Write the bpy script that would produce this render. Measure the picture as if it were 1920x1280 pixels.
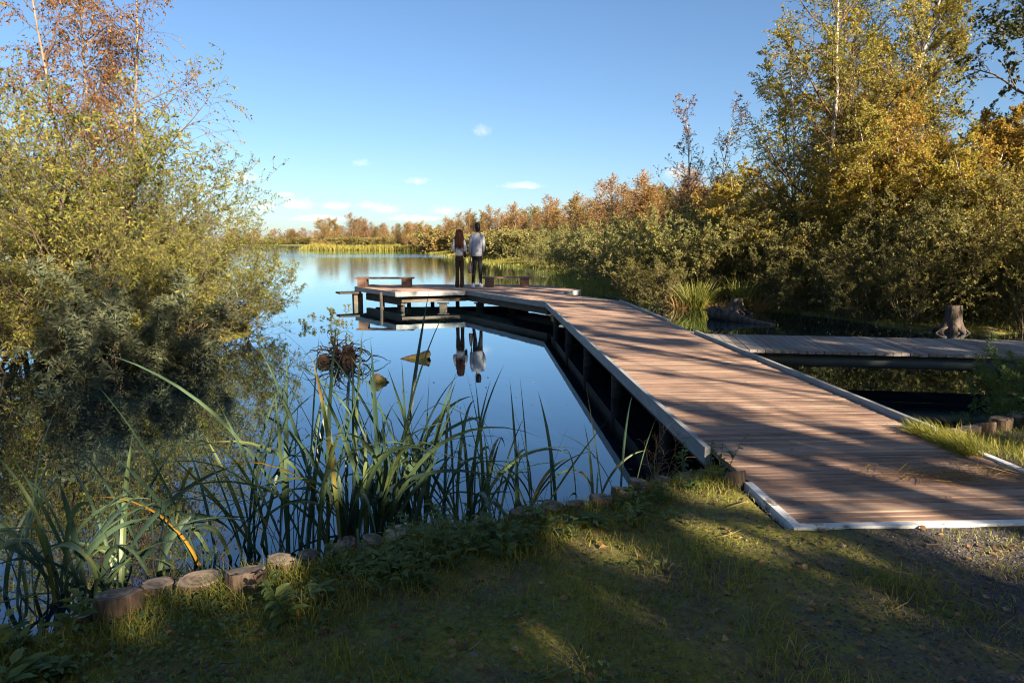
import bpy, math, numpy as np
R = math.radians
for o in list(bpy.data.objects): bpy.data.objects.remove(o)
scene = bpy.context.scene
COL = scene.collection

# ------------------------------------------------------------------ camera
FPX, HC, THETA, YAW = 1280.0, 1.75, R(8.22), R(2.68)
cam_d = bpy.data.cameras.new('camera'); cam_d.lens = 24.0; cam_d.sensor_width = 36.0
cam_d.clip_start = 0.05; cam_d.clip_end = 20000
cam = bpy.data.objects.new('camera', cam_d); COL.objects.link(cam)
cam.location = (0, 0, HC); cam.rotation_euler = (math.pi/2 - THETA, 0, -YAW)
scene.camera = cam

# ------------------------------------------------------------------ light
SUN_EL = R(22.0)
SUNH = np.array([0.535, -0.845]); SUNH /= np.linalg.norm(SUNH)      # horizontal direction towards the sun
TANEL = math.tan(SUN_EL)
world = bpy.data.worlds.new('World'); scene.world = world; world.use_nodes = True
wn = world.node_tree.nodes; wl = world.node_tree.links
sky = wn.new('ShaderNodeTexSky'); sky.sky_type = 'NISHITA'; sky.sun_disc = False
sky.sun_elevation = SUN_EL; sky.sun_rotation = math.atan2(SUNH[0], SUNH[1])
sky.air_density = 0.95; sky.dust_density = 0.65; sky.ozone_density = 4.6
wl.new(sky.outputs[0], wn['Background'].inputs[0]); wn['Background'].inputs[1].default_value = 0.042
sd = bpy.data.lights.new('sun', 'SUN'); sd.energy = 5.0; sd.angle = R(0.55); sd.color = (1.0, 0.84, 0.62)
sun = bpy.data.objects.new('sun', sd); COL.objects.link(sun)
sun.rotation_euler = (math.pi/2 - SUN_EL, 0, math.atan2(SUNH[0], -SUNH[1]))
scene.view_settings.view_transform = 'Standard'; scene.view_settings.look = 'None'
scene.view_settings.exposure = 2.0; scene.view_settings.gamma = 1.0
scene.cycles.max_bounces = 8; scene.cycles.diffuse_bounces = 5; scene.cycles.glossy_bounces = 3
scene.cycles.transmission_bounces = 4; scene.cycles.transparent_max_bounces = 8; scene.cycles.volume_bounces = 6
scene.cycles.caustics_reflective = False; scene.cycles.caustics_refractive = False
scene.cycles.use_denoising = True
scene.cycles.filter_width = 1.1

# ------------------------------------------------------------------ helpers
CR, CF = np.array([math.cos(YAW), -math.sin(YAW)]), np.array([math.sin(YAW), math.cos(YAW)])
def at(px, py, z):
    """point of the horizontal plane z seen at photo pixel px, py"""
    u, v = (px-960)/FPX, (640-py)/FPX
    t = (z-HC)/(v*math.cos(THETA) - math.sin(THETA))
    h = t*u*CR + t*(math.cos(THETA)+v*math.sin(THETA))*CF
    return np.array([h[0], h[1], z])
def atd(px, depth, z=0.0):
    h = depth*(px-960)/FPX*math.cos(THETA)*CR + depth*CF
    return np.array([h[0], h[1], z])
def nrm(a): return a/np.maximum(np.linalg.norm(a, axis=-1, keepdims=True), 1e-9)
_nt = np.random.default_rng(99).random((128, 128))
def vnoise(x, y):
    xi, yi = np.floor(x).astype(int), np.floor(y).astype(int)
    fx, fy = x-xi, y-yi
    fx, fy = fx*fx*(3-2*fx), fy*fy*(3-2*fy)
    g = lambda a, b: _nt[a % 128, b % 128]
    return (g(xi, yi)*(1-fx)+g(xi+1, yi)*fx)*(1-fy)+(g(xi, yi+1)*(1-fx)+g(xi+1, yi+1)*fx)*fy
def fbm(x, y): return 0.55*vnoise(x, y)+0.3*vnoise(2.1*x+7, 2.1*y+3)+0.15*vnoise(4.3*x+1, 4.3*y+9)

class MB:
    def __init__(s): s.v, s.f, s.m, s.n = [], [], [], 0
    def add(s, V, F, mi=0):
        V = np.asarray(V, float).reshape(-1, 3); F = np.asarray(F, int)
        s.v.append(V); s.f.append(F+s.n); s.m.append(np.full(len(F), mi)); s.n += len(V)
    def box(s, c, size, rz=0, mi=0, rx=0):
        x, y, z = np.array(size)/2
        V = np.array([[-x,-y,-z],[x,-y,-z],[x,y,-z],[-x,y,-z],[-x,-y,z],[x,-y,z],[x,y,z],[-x,y,z]])
        cx, sx = math.cos(rx), math.sin(rx)
        V = V @ np.array([[1,0,0],[0,cx,-sx],[0,sx,cx]]).T
        cz, sz = math.cos(rz), math.sin(rz)
        V = V @ np.array([[cz,-sz,0],[sz,cz,0],[0,0,1]]).T + np.array(c)
        s.add(V, [[0,3,2,1],[4,5,6,7],[0,1,5,4],[1,2,6,5],[2,3,7,6],[3,0,4,7]], mi)
    def beam(s, a, b, w, h, mi=0):
        """box from a to b in plan; a, b at its top centre"""
        a, b = np.array(a, float), np.array(b, float); d = b-a; L = math.hypot(d[0], d[1])
        c = (a+b)/2; s.box((c[0], c[1], c[2]-h/2), (L, w, h), math.atan2(d[1], d[0]), mi)
    def tubes(s, P, Rr, sides=4, mi=0, cap=False):
        P = np.asarray(P, float); M, K, _ = P.shape
        Rr = np.broadcast_to(np.asarray(Rr, float), (M, K))
        T = nrm(np.gradient(P, axis=1))
        ref = np.tile(np.array([0.31, 0.17, 0.93]), (M, 1))
        m = np.abs((T[:, 0]*ref).sum(-1)) > 0.75; ref[m] = [0.91, 0.3, 0.2]
        A = nrm(np.cross(T, ref[:, None])); B = np.cross(T, A)
        an = np.arange(sides)*2*math.pi/sides
        V = P[:, :, None]+Rr[:, :, None, None]*(np.cos(an)[None, None, :, None]*A[:, :, None]+np.sin(an)[None, None, :, None]*B[:, :, None])
        i = np.arange(M*K*sides).reshape(M, K, sides); j = np.roll(i, -1, axis=2)
        F = np.stack([i[:, :-1], j[:, :-1], j[:, 1:], i[:, 1:]], -1).reshape(-1, 4)
        s.add(V, F, mi)
        if cap:
            n0 = s.n-M*K*sides
            for q in range(M):
                s.f.append((np.array([list(i[q, -1])])+n0)); s.m.append(np.array([mi]))
                s.f.append((np.array([list(i[q, 0, ::-1])])+n0)); s.m.append(np.array([mi]))
    def loft(s, rings, mi=0, cap=True):
        """rings: list of (n,3) arrays"""
        n = len(rings[0]); K = len(rings)
        i = np.arange(K*n).reshape(K, n); j = np.roll(i, -1, 1)
        F = np.stack([i[:-1], j[:-1], j[1:], i[1:]], -1).reshape(-1, 4)
        s.add(np.concatenate(rings), F, mi); n0 = s.n-K*n
        if cap:
            s.f.append(np.array([list(i[0, ::-1])])+n0); s.m.append(np.array([mi]))
            s.f.append(np.array([list(i[-1])])+n0); s.m.append(np.array([mi]))
    def leaves(s, pos, ax, L, W, rng, mi=0):
        N = len(pos)
        if N == 0: return
        ax = nrm(ax); side = nrm(np.cross(ax, rng.normal(0, 1, (N, 3))))
        nn = np.cross(ax, side)
        L = np.broadcast_to(L, (N,))[:, None]; W = np.broadcast_to(W, (N,))[:, None]
        V = np.stack([pos, pos+ax*L*.5+side*W*.5, pos+ax*L+nn*L*.08, pos+ax*L*.5-side*W*.5], 1)
        s.add(V, np.arange(N*4).reshape(N, 4), mi)
    def blades(s, base, az, lean, length, width, bend, rng, K=9, kink=None, mi=0, taper=.55, fold=.25):
        N = len(base); t = np.linspace(0, 1, K)[None]
        a = lean[:, None]+bend[:, None]*t**1.6
        if kink is not None: a = a+kink[1][:, None]/(1+np.exp(-(t-kink[0][:, None])*60))
        a = np.minimum(a, 2.9)
        hx, hy = np.cos(az)[:, None], np.sin(az)[:, None]
        st = (length/(K-1))[:, None]
        d = np.stack([np.sin(a)*hx, np.sin(a)*hy, np.cos(a)], -1)*st[..., None]
        P = base[:, None]+np.concatenate([np.zeros((N, 1, 3)), np.cumsum(d[:, :-1], 1)], 1)
        tw = (rng.uniform(-1.2, 1.2, N)[:, None]+rng.normal(0, .6, N)[:, None]*t)[..., None]
        S0 = np.stack([-np.sin(az), np.cos(az), np.zeros(N)], -1)[:, None]*np.ones((1, K, 1))
        T = nrm(d); Nn = np.cross(T, S0)
        S = S0*np.cos(tw)+Nn*np.sin(tw); Nn = np.cross(T, S)
        w = width[:, None]*np.where(t < taper, .75+.25*t/taper, np.clip(1-((t-taper)/(1-taper))**1.7, .02, 1))*.5
        V = np.stack([P-S*w[..., None], P+Nn*(w*fold)[..., None], P+S*w[..., None]], 2)   # N,K,3,3
        i = np.arange(N*K*3).reshape(N, K, 3)
        F = np.stack([i[:, :-1, :-1], i[:, :-1, 1:], i[:, 1:, 1:], i[:, 1:, :-1]], -1).reshape(-1, 4)
        s.add(V, F, mi)
    def ovate(s, pos, ax, up, L, W, mi=0):
        N = len(pos); ax = nrm(ax); side = nrm(np.cross(ax, up)); n = np.cross(side, ax)
        L = np.broadcast_to(L, (N,))[:, None]; W = np.broadcast_to(W, (N,))[:, None]
        p = lambda a, b, c: pos+ax*L*a+side*W*b+n*W*c
        V = np.stack([p(0,0,0), p(.3,.5,.16), p(.32,0,0), p(.3,-.5,.16), p(.68,.34,.1), p(.68,0,-.06), p(.68,-.34,.1), p(1,0,-.22)], 1)
        b = (np.arange(N)*8)[:, None]
        s.add(V, np.concatenate([b+[2,5,4,1], b+[3,6,5,2]]), mi); n0 = s.n-N*8
        for tri in ([0,2,1],[0,3,2],[4,5,7],[5,6,7]):
            s.f.append(b+tri+n0); s.m.append(np.full(N, mi))
    def build(s, name, mats, parent=None, smooth=False):
        me = bpy.data.meshes.new(name)
        if not isinstance(mats, (list, tuple)): mats = [mats]
        for m in mats: me.materials.append(m)
        V = np.concatenate(s.v); tot = [len(f) for f in s.f]
        li = np.concatenate([f.ravel() for f in s.f]); ln = np.concatenate([np.full(len(f), f.shape[1]) for f in s.f])
        me.vertices.add(len(V)); me.vertices.foreach_set('co', V.ravel().astype('f4'))
        me.loops.add(len(li)); me.loops.foreach_set('vertex_index', li.astype('i4'))
        st = np.concatenate([[0], np.cumsum(ln)[:-1]])
        me.polygons.add(len(ln)); me.polygons.foreach_set('loop_start', st.astype('i4')); me.polygons.foreach_set('loop_total', ln.astype('i4'))
        me.polygons.foreach_set('material_index', np.concatenate(s.m).astype('i4'))
        me.polygons.foreach_set('use_smooth', np.full(len(ln), smooth))
        me.update(calc_edges=True); me.validate()
        o = bpy.data.objects.new(name, me); COL.objects.link(o)
        if parent is not None: o.parent = parent
        return o

def tag(o, label=None, cat=None, group=None, kind=None):
    for k, v in (('label', label), ('category', cat), ('group', group), ('kind', kind)):
        if v: o[k] = v
    return o
def thing(name, label, cat, loc=(0,0,0), rz=0, group=None):
    o = bpy.data.objects.new(name, None); COL.objects.link(o)
    o.location = loc; o.rotation_euler = (0, 0, rz); o.empty_display_size = .1
    return tag(o, label, cat, group)
def dup(root, loc, rz=0, sc=(1,1,1), label=None, group=None):
    r = root.copy(); COL.objects.link(r); r.location = loc; r.rotation_euler = (0, 0, rz); r.scale = sc
    if label: r['label'] = label
    if group: r['group'] = group
    for ch in root.children:
        c = ch.copy(); COL.objects.link(c); c.parent = r
        for g in ch.children:
            d = g.copy(); COL.objects.link(d); d.parent = c
    return r
def place(proto, used, loc, rz, sc, label, group):
    """the first call moves the prototype itself, later calls copy it"""
    if proto.name not in used:
        used.add(proto.name); proto.location = loc; proto.rotation_euler = (0,0,rz); proto.scale = sc
        proto['label'] = label
        if group: proto['group'] = group
        return proto
    return dup(proto, loc, rz, sc, label, group)
USED = set()

# ------------------------------------------------------------------ materials
def newmat(name):
    m = bpy.data.materials.new(name); m.use_nodes = True; nt = m.node_tree
    return m, nt, nt.nodes, nt.links, nt.nodes['Principled BSDF']
def ramp(nodes, stops):
    r = nodes.new('ShaderNodeValToRGB'); e = r.color_ramp.elements
    while len(e) < len(stops): e.new(0.5)
    for k, (p, c) in enumerate(stops): e[k].position = p; e[k].color = (*c, 1)
    return r
def mathn(nodes, links, op, a, b=None, clamp=False):
    n = nodes.new('ShaderNodeMath'); n.operation = op; n.use_clamp = clamp
    for k, x in enumerate((a, b)):
        if x is None: continue
        if isinstance(x, (int, float)): n.inputs[k].default_value = x
        else: links.new(x, n.inputs[k])
    return n.outputs[0]
def leaf_mat(name, stops, trans=.35, clump=1.2, rough=.5, spread=.6):
    m, nt, N, L, P = newmat(name)
    geo = N.new('ShaderNodeNewGeometry'); tc = N.new('ShaderNodeTexCoord'); oi = N.new('ShaderNodeObjectInfo')
    no = N.new('ShaderNodeTexNoise'); no.inputs['Scale'].default_value = clump; no.inputs['Detail'].default_value = 2
    L.new(tc.outputs['Object'], no.inputs['Vector'])
    a = mathn(N, L, 'MULTIPLY', geo.outputs['Random Per Island'], spread)
    b = mathn(N, L, 'MULTIPLY', no.outputs['Fac'], 1.5-spread)
    c = mathn(N, L, 'MULTIPLY', oi.outputs['Random'], .22)
    s = mathn(N, L, 'ADD', mathn(N, L, 'ADD', a, b), c); s = mathn(N, L, 'SUBTRACT', s, .36)
    r = ramp(N, stops); L.new(s, r.inputs[0]); L.new(r.outputs[0], P.inputs['Base Color'])
    P.inputs['Roughness'].default_value = rough; P.inputs['Specular IOR Level'].default_value = .3
    tr = N.new('ShaderNodeBsdfTranslucent'); hs = N.new('ShaderNodeHueSaturation'); hs.inputs['Value'].default_value = 1.3; hs.inputs['Saturation'].default_value = 1.15
    L.new(r.outputs[0], hs.inputs['Color']); L.new(hs.outputs[0], tr.inputs[0])
    mx = N.new('ShaderNodeMixShader'); mx.inputs[0].default_value = trans
    L.new(P.outputs[0], mx.inputs[1]); L.new(tr.outputs[0], mx.inputs[2]); L.new(mx.outputs[0], N['Material Output'].inputs[0])
    return m
def noisy(name, stops, scale=6, stretch=(1,1,1), rough=.8, bump=.0, bscale=30, island=0, coord='Object', detail=5, spec=.3, metal=0):
    m, nt, N, L, P = newmat(name)
    tc = N.new('ShaderNodeTexCoord'); mp = N.new('ShaderNodeMapping'); mp.inputs['Scale'].default_value = stretch
    L.new(tc.outputs[coord], mp.inputs[0])
    no = N.new('ShaderNodeTexNoise'); no.inputs['Scale'].default_value = scale; no.inputs['Detail'].default_value = detail; no.inputs['Roughness'].default_value = .62
    L.new(mp.outputs[0], no.inputs['Vector']); f = no.outputs['Fac']
    if island:
        geo = N.new('ShaderNodeNewGeometry')
        f = mathn(N, L, 'ADD', f, mathn(N, L, 'MULTIPLY', mathn(N, L, 'SUBTRACT', geo.outputs['Random Per Island'], .5), island))
    r = ramp(N, stops); L.new(f, r.inputs[0]); L.new(r.outputs[0], P.inputs['Base Color'])
    P.inputs['Roughness'].default_value = rough; P.inputs['Specular IOR Level'].default_value = spec; P.inputs['Metallic'].default_value = metal
    if bump:
        nb = N.new('ShaderNodeTexNoise'); nb.inputs['Scale'].default_value = bscale; nb.inputs['Detail'].default_value = 6
        L.new(mp.outputs[0], nb.inputs['Vector'])
        bp = N.new('ShaderNodeBump'); bp.inputs['Strength'].default_value = 1; bp.inputs['Distance'].default_value = bump
        L.new(nb.outputs['Fac'], bp.inputs['Height']); L.new(bp.outputs[0], P.inputs['Normal'])
    return m

M = {}
M['willow'] = leaf_mat('willow_leaf', [(0,(.06,.075,.024)),(.4,(.13,.145,.036)),(.65,(.21,.205,.046)),(.88,(.31,.25,.05)),(1,(.26,.13,.035))], .4, .9)
M['willow_gold'] = leaf_mat('golden_willow_leaf', [(0,(.065,.085,.024)),(.38,(.14,.16,.036)),(.66,(.22,.22,.046)),(.9,(.34,.27,.048)),(1,(.3,.16,.035))], .45, .8)
M['sunlit_willow'] = leaf_mat('sunlit_willow_leaf', [(0,(.1,.11,.045)),(.4,(.2,.2,.07)),(.7,(.3,.27,.085)),(1,(.4,.31,.09))], .42, .9)  # lighter copy of the willow leaf, sunlit look put into the colour
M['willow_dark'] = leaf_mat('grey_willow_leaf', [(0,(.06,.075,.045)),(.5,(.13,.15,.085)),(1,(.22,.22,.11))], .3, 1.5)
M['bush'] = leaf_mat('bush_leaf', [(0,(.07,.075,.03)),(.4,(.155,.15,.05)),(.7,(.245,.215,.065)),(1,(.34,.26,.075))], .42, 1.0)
M['birch_leaf'] = leaf_mat('birch_leaf', [(0,(.11,.12,.034)),(.35,(.25,.235,.055)),(.65,(.4,.32,.07)),(.88,(.46,.31,.065)),(1,(.34,.17,.045))], .45, .8)
M['russet_leaf'] = leaf_mat('russet_leaf', [(0,(.05,.03,.015)),(.4,(.15,.07,.02)),(.7,(.24,.11,.025)),(1,(.28,.17,.04))], .3, 1.2)
M['orange_leaf'] = leaf_mat('orange_leaf', [(0,(.11,.1,.03)),(.35,(.26,.2,.045)),(.65,(.38,.24,.05)),(1,(.42,.3,.07))], .4, .9)
M['far_leaf'] = leaf_mat('far_birch_leaf', [(0,(.11,.095,.035)),(.35,(.25,.18,.055)),(.65,(.37,.235,.07)),(1,(.42,.31,.1))], .3, .25, spread=.5)
M['far_rust'] = leaf_mat('far_rust_leaf', [(0,(.12,.085,.035)),(.4,(.29,.17,.06)),(.7,(.42,.22,.075)),(1,(.44,.28,.09))], .3, .25, spread=.5)
M['far_green'] = leaf_mat('far_green_leaf', [(0,(.085,.085,.034)),(.5,(.2,.18,.055)),(1,(.32,.26,.08))], .3, .3, spread=.5)
M['oak_leaf'] = leaf_mat('oak_leaf', [(0,(.016,.022,.008)),(.6,(.04,.05,.014)),(1,(.11,.1,.02))], .2, .9)
M['shade_leaf'] = leaf_mat('shade_leaf', [(0,(.16,.17,.05)),(1,(.36,.32,.1))], .55, .9)
M['reed'] = leaf_mat('reed_leaf', [(0,(.035,.065,.05)),(.35,(.065,.11,.065)),(.7,(.1,.145,.06)),(.9,(.16,.185,.06)),(.96,(.28,.23,.06)),(1,(.34,.21,.06))], .3, 3, .36, .8)
M['reed_yellow'] = leaf_mat('yellow_reed_leaf', [(0,(.4,.24,.03)),(1,(.5,.26,.03))], .4, 3)
M['grass'] = leaf_mat('grass_leaf', [(0,(.07,.09,.024)),(.5,(.18,.195,.04)),(.85,(.32,.28,.06)),(1,(.45,.34,.12))], .35, 2.5)
M['marsh'] = leaf_mat('marsh_leaf', [(0,(.12,.13,.03)),(.4,(.2,.2,.04)),(.75,(.32,.27,.06)),(1,(.4,.3,.1))], .4, .5)
M['drygrass'] = leaf_mat('dry_grass_leaf', [(0,(.2,.12,.04)),(1,(.42,.27,.1))], .3, 2.5)
M['weed'] = leaf_mat('weed_leaf', [(0,(.05,.085,.03)),(.5,(.1,.145,.042)),(1,(.2,.22,.055))], .3, 3)
M['fallen'] = leaf_mat('fallen_leaf', [(0,(.06,.035,.02)),(.4,(.16,.085,.04)),(.75,(.3,.17,.07)),(1,(.4,.31,.15))], .15, 5)
M['bark'] = noisy('bark', [(.25,(.03,.024,.018)),(.75,(.12,.1,.075))], 9, (1,1,.25), .9, .01, 40)
M['pale_bark'] = noisy('pale_bark', [(.3,(.09,.065,.045)),(.7,(.3,.22,.15))], 6, (1,1,.4))
M['twig'] = noisy('twig', [(.2,(.06,.045,.03)),(.8,(.16,.12,.08))], 5)
M['birch_twig'] = noisy('birch_twig', [(.2,(.06,.035,.025)),(.8,(.15,.09,.06))], 5)
def birch_bark():
    m, nt, N, L, P = newmat('birch_bark'); tc = N.new('ShaderNodeTexCoord')
    mp = N.new('ShaderNodeMapping'); mp.inputs['Scale'].default_value = (2.5, 2.5, 9); L.new(tc.outputs['Object'], mp.inputs[0])
    no = N.new('ShaderNodeTexNoise'); no.inputs['Scale'].default_value = 2; no.inputs['Detail'].default_value = 4; L.new(mp.outputs[0], no.inputs[0])
    r = ramp(N, [(.36,(.04,.03,.025)),(.45,(.42,.37,.3)),(.7,(.6,.55,.47))]); L.new(no.outputs[0], r.inputs[0]); L.new(r.outputs[0], P.inputs['Base Color'])
    P.inputs['Roughness'].default_value = .7; return m
M['birch'] = birch_bark()
M['deck'] = noisy('deck_wood', [(.15,(.112,.068,.051)),(.45,(.255,.163,.12)),(.65,(.35,.238,.175)),(.9,(.47,.35,.265))], 1.6, (3,22,22), .72, .0015, 60, island=.3, detail=6)
M['deck_grey'] = noisy('grey_deck_wood', [(.15,(.11,.095,.085)),(.5,(.22,.19,.17)),(.9,(.36,.32,.28))], 1.6, (22,3,22), .7, .0015, 60, island=.4, detail=6)
M['edge'] = noisy('edge_board', [(.2,(.14,.145,.145)),(.5,(.25,.26,.265)),(.8,(.38,.39,.4))], 3, (1,1,5), .55, .001, 30, detail=6)
M['white_edge'] = noisy('white_edge', [(.33,(.12,.1,.08)),(.43,(.55,.56,.56)),(.8,(.78,.78,.77))], 9, (1,1,1), .6, .001, 30, detail=7)
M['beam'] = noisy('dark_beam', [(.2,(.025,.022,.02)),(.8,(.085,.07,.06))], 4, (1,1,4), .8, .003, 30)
M['beam_lit'] = noisy('lit_brown_beam', [(.2,(.06,.05,.042)),(.8,(.17,.135,.105))], 4, (1,1,4), .8, .002, 30)  # paler brown copy of the beam wood, its lit look is in the colour
M['steel'] = noisy('grey_green_steel', [(.2,(.05,.06,.058)),(.8,(.11,.125,.12))], 3, (1,1,1), .45, .001, 40, spec=.5)
M['bench'] = noisy('bench_wood', [(.2,(.08,.045,.032)),(.5,(.15,.085,.06)),(.8,(.22,.14,.1))], 5, (1,1,1), .7, .001, 50)
M['soil'] = None
M['log_bark'] = noisy('log_bark', [(.3,(.03,.022,.017)),(.5,(.12,.08,.055)),(.72,(.25,.18,.13))], 22, (1,1,.28), .9, .012, 45, detail=8)
def ring_mat():
    m, nt, N, L, P = newmat('cut_wood'); tc = N.new('ShaderNodeTexCoord')
    wv = N.new('ShaderNodeTexWave'); wv.wave_type = 'RINGS'; wv.rings_direction = 'Z'; wv.inputs['Scale'].default_value = 11; wv.inputs['Distortion'].default_value = 2.5; wv.inputs['Detail'].default_value = 3
    L.new(tc.outputs['Object'], wv.inputs[0])
    no = N.new('ShaderNodeTexNoise'); no.inputs['Scale'].default_value = 13; no.inputs['Detail'].default_value = 6; L.new(tc.outputs['Object'], no.inputs[0])
    f = mathn(N, L, 'ADD', mathn(N, L, 'MULTIPLY', wv.outputs['Fac'], .12), mathn(N, L, 'MULTIPLY', no.outputs['Fac'], .85))
    oi = N.new('ShaderNodeObjectInfo'); f = mathn(N, L, 'ADD', f, mathn(N, L, 'MULTIPLY', mathn(N, L, 'SUBTRACT', oi.outputs['Random'], .5), .25))
    r = ramp(N, [(.3,(.07,.05,.035)),(.5,(.24,.175,.12)),(.72,(.42,.32,.22))]); L.new(f, r.inputs[0]); L.new(r.outputs[0], P.inputs['Base Color'])
    bp = N.new('ShaderNodeBump'); bp.inputs['Distance'].default_value = .0015; L.new(f, bp.inputs['Height']); L.new(bp.outputs[0], P.inputs['Normal'])
    P.inputs['Roughness'].default_value = .85; return m
M['cut'] = ring_mat()
M['stump'] = noisy('stump_wood', [(.3,(.025,.02,.018)),(.5,(.085,.066,.055)),(.8,(.18,.14,.11))], 5, (3,3,.4), .9, .02, 12)
M['root'] = noisy('root_wood', [(.25,(.03,.02,.016)),(.8,(.15,.085,.05))], 9, (1,1,1), .85, .004, 40)
M['moss_wood'] = noisy('mossy_wood', [(.3,(.09,.055,.032)),(.5,(.22,.145,.07)),(.62,(.17,.165,.035)),(.8,(.28,.2,.09))], 9, (1,1,1), .9, .01, 30)
M['stone'] = noisy('gravel_stone', [(.2,(.05,.044,.041)),(.6,(.11,.096,.088)),(.95,(.24,.21,.19))], 3, (1,1,1), .85, 0, 30, island=.6)
def plain(name, c, rough=.7, var=.25, scale=25):
    return noisy(name, [(.25, tuple(x*(1-var) for x in c)), (.75, tuple(min(1, x*(1+var)) for x in c))], scale, rough=rough)
M['skin'] = plain('skin', (.5,.3,.22), .5, .08)
M['blouse'] = plain('cream_blouse', (.72,.66,.62), .8, .1)
M['brown_trousers'] = plain('brown_trousers', (.055,.032,.018), .8)
M['red_hair'] = noisy('auburn_hair', [(.3,(.07,.02,.011)),(.7,(.22,.08,.035))], 40, (3,3,.6), .45)
M['dark_hair'] = plain('dark_hair', (.016,.01,.008), .5)
M['shirt'] = plain('grey_blue_shirt', (.36,.38,.43), .8, .1)
M['black'] = plain('black_cloth', (.01,.01,.012), .8)
M['white_shoe'] = plain('white_shoe', (.75,.76,.78), .6, .05)
M['bag'] = plain('tan_bag', (.36,.26,.2), .8, .15)
M['dark_leather'] = plain('dark_leather', (.02,.014,.012), .5)

# ------------------------------------------------------------------ deck geometry in plan
ZD = 0.48
XL, XR = at(1365, 873, ZD)[0], at(1755, 815, ZD)[0]
p_near = at(1490, 990, ZD); YN = p_near[1]
kL = at(1025, 567, ZD); kL[0] = XL
kR = at(1160, 565, ZD); kR[0] = XR
pA, pB, pC = at(874, 545, ZD), at(743, 548, ZD), at(666, 538, ZD)
pG, pF = at(1040, 549.5, ZD), at(1088, 544, ZD)
pE = at(1000, 534.5, ZD); pD = at(690, 533.5, ZD)
YEND = kL[1]
print('XL', XL, 'XR', XR, 'YN', YN, 'kinks', kL, kR, 'ABC', pA, pB, pC, 'GF', pG, pF, 'DE', pD, pE)
deck_poly = np.array([[XL, YN], [XL, kL[1]], pA[:2], pB[:2], pC[:2], pD[:2], pE[:2], pF[:2], pG[:2], [XR, kR[1]], [XR, YN]])

# ------------------------------------------------------------------ ground and lake
LOGS = [(150,1150,60,.36),(220,1112,84,.43),(296,1092,60,.375),(375,1083,84,.385),(461,1068,72,.44),(526,1047,56,.41),(578,1038,42,.375),(646,1018,44,.39),
        (700,1010,46,.42),(742,998,50,.43),(800,990,46,.41),(850,984,44,.41),(905,975,46,.42),(980,957,52,.43),(1036,947,48,.43),(1078,942,38,.43),(1128,930,52,.44),(1166,915,42,.44),
        (1200,902,46,.45),(1243,896,36,.45),(1284,892,34,.45),(1325,882,40,.46),(1378,884,40,.53)]
LOGS_R = [(1790,808,40,.46),(1818,801,42,.46),(1846,793,42,.46),(1878,783,44,.47),(1912,776,46,.47),(1950,768,46,.47),(1990,760,46,.47)]
nearL = [at(a, b, .43)[:2]+np.array([.0, .07]) for a, b, w, z in LOGS]
nearR = [at(a, b, .45)[:2]+np.array([.0, .07]) for a, b, w, z in LOGS_R]
lake = [(-16, 1.3), (-5, 1.55), (-2.6, 1.75)] + [tuple(p) for p in nearL] + [tuple(p) for p in nearR] + [(9, 6.6), (13, 7), (20, 7.5), (20, 13)]
far = [atd(1900, 13.0), atd(1800, 13.5), atd(1690, 14.2), atd(1600, 15.4), atd(1500, 17.0), atd(1400, 18.2), atd(1250, 18.8), atd(1130, 23.0), atd(1062, 37), atd(1020, 50), atd(925, 66), atd(850, 98), atd(815, 120),
       atd(795, 150), atd(770, 158), atd(600, 163), atd(580, 175), atd(575, 300), atd(560, 440), atd(300, 470), atd(0, 420), atd(-300, 250), atd(-300, 60), atd(100, 34), atd(300, 24), atd(420, 17), atd(470, 13.6), atd(440, 12.4), atd(300, 11.6), atd(60, 11.2), atd(-150, 11), atd(-260, 8)]
lake += [tuple(p[:2]) for p in far] + [(-16, 4)]
lake = np.array(lake)
def inside(poly, x, y):
    r = np.zeros(x.shape, bool); n = len(poly)
    for k in range(n):
        (x0, y0), (x1, y1) = poly[k], poly[(k+1) % n]
        if y0 == y1: continue
        c = ((y0 > y) != (y1 > y)) & (x < (x1-x0)*(y-y0)/(y1-y0)+x0)
        r ^= c
    return r
def sdf(x, y):
    """distance from the waterline, positive on land"""
    d = np.full(x.shape, 1e9); n = len(lake)
    for k in range(n):
        a, b = lake[k], lake[(k+1) % n]; e = b-a
        t = np.clip(((x-a[0])*e[0]+(y-a[1])*e[1])/(e@e+1e-12), 0, 1)
        d = np.minimum(d, np.hypot(x-a[0]-t*e[0], y-a[1]-t*e[1]))
    return np.where(inside(lake, x, y), -d, d)
def gh(x, y):
    x, y = np.asarray(x, float), np.asarray(y, float); s = sdf(x, y)
    near = y < 8
    zn = np.where(s < -.02, np.clip(-.25+(s+.02)*1.5, -.9, .0), np.clip(.30+s*1.0, .3, .395)) + .012*(fbm(x*3, y*3)-.5)
    zn = np.where(s > 0, zn+.04*np.clip(s-.1, 0, 1)+.03*(fbm(x*.9, y*.9)-.5)-.035*np.clip(-x/.9, 0, 1)*np.clip(s/.1, 0, 1), zn)
    dx = np.maximum(np.maximum(XL-x, x-XR), 0); dd = np.hypot(dx, np.maximum(y-YN, 0)*0+np.maximum(YN-y, 0)); inn = (x > XL-.02) & (x < XR+.02) & (y > YN)
    w = np.clip(1-dd/.6, 0, 1)*(s > .15); zn = np.where(inn, np.minimum(zn, ZD-.06), zn*(1-w)+(ZD+.002+.014*(fbm(x*6, y*6)-.5))*w)
    zf = np.where(s < 0, np.clip(s*.4, -.9, 0)-.03, .03+.1*np.clip(s, 0, 3)+.012*np.clip(s-3, 0, 60)) + np.where(s > .3, .12*(fbm(x*.6, y*.6)-.4), 0)
    return np.where(near, zn, zf)
def gh1(x, y): return float(gh(np.array([x]), np.array([y]))[0])
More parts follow.
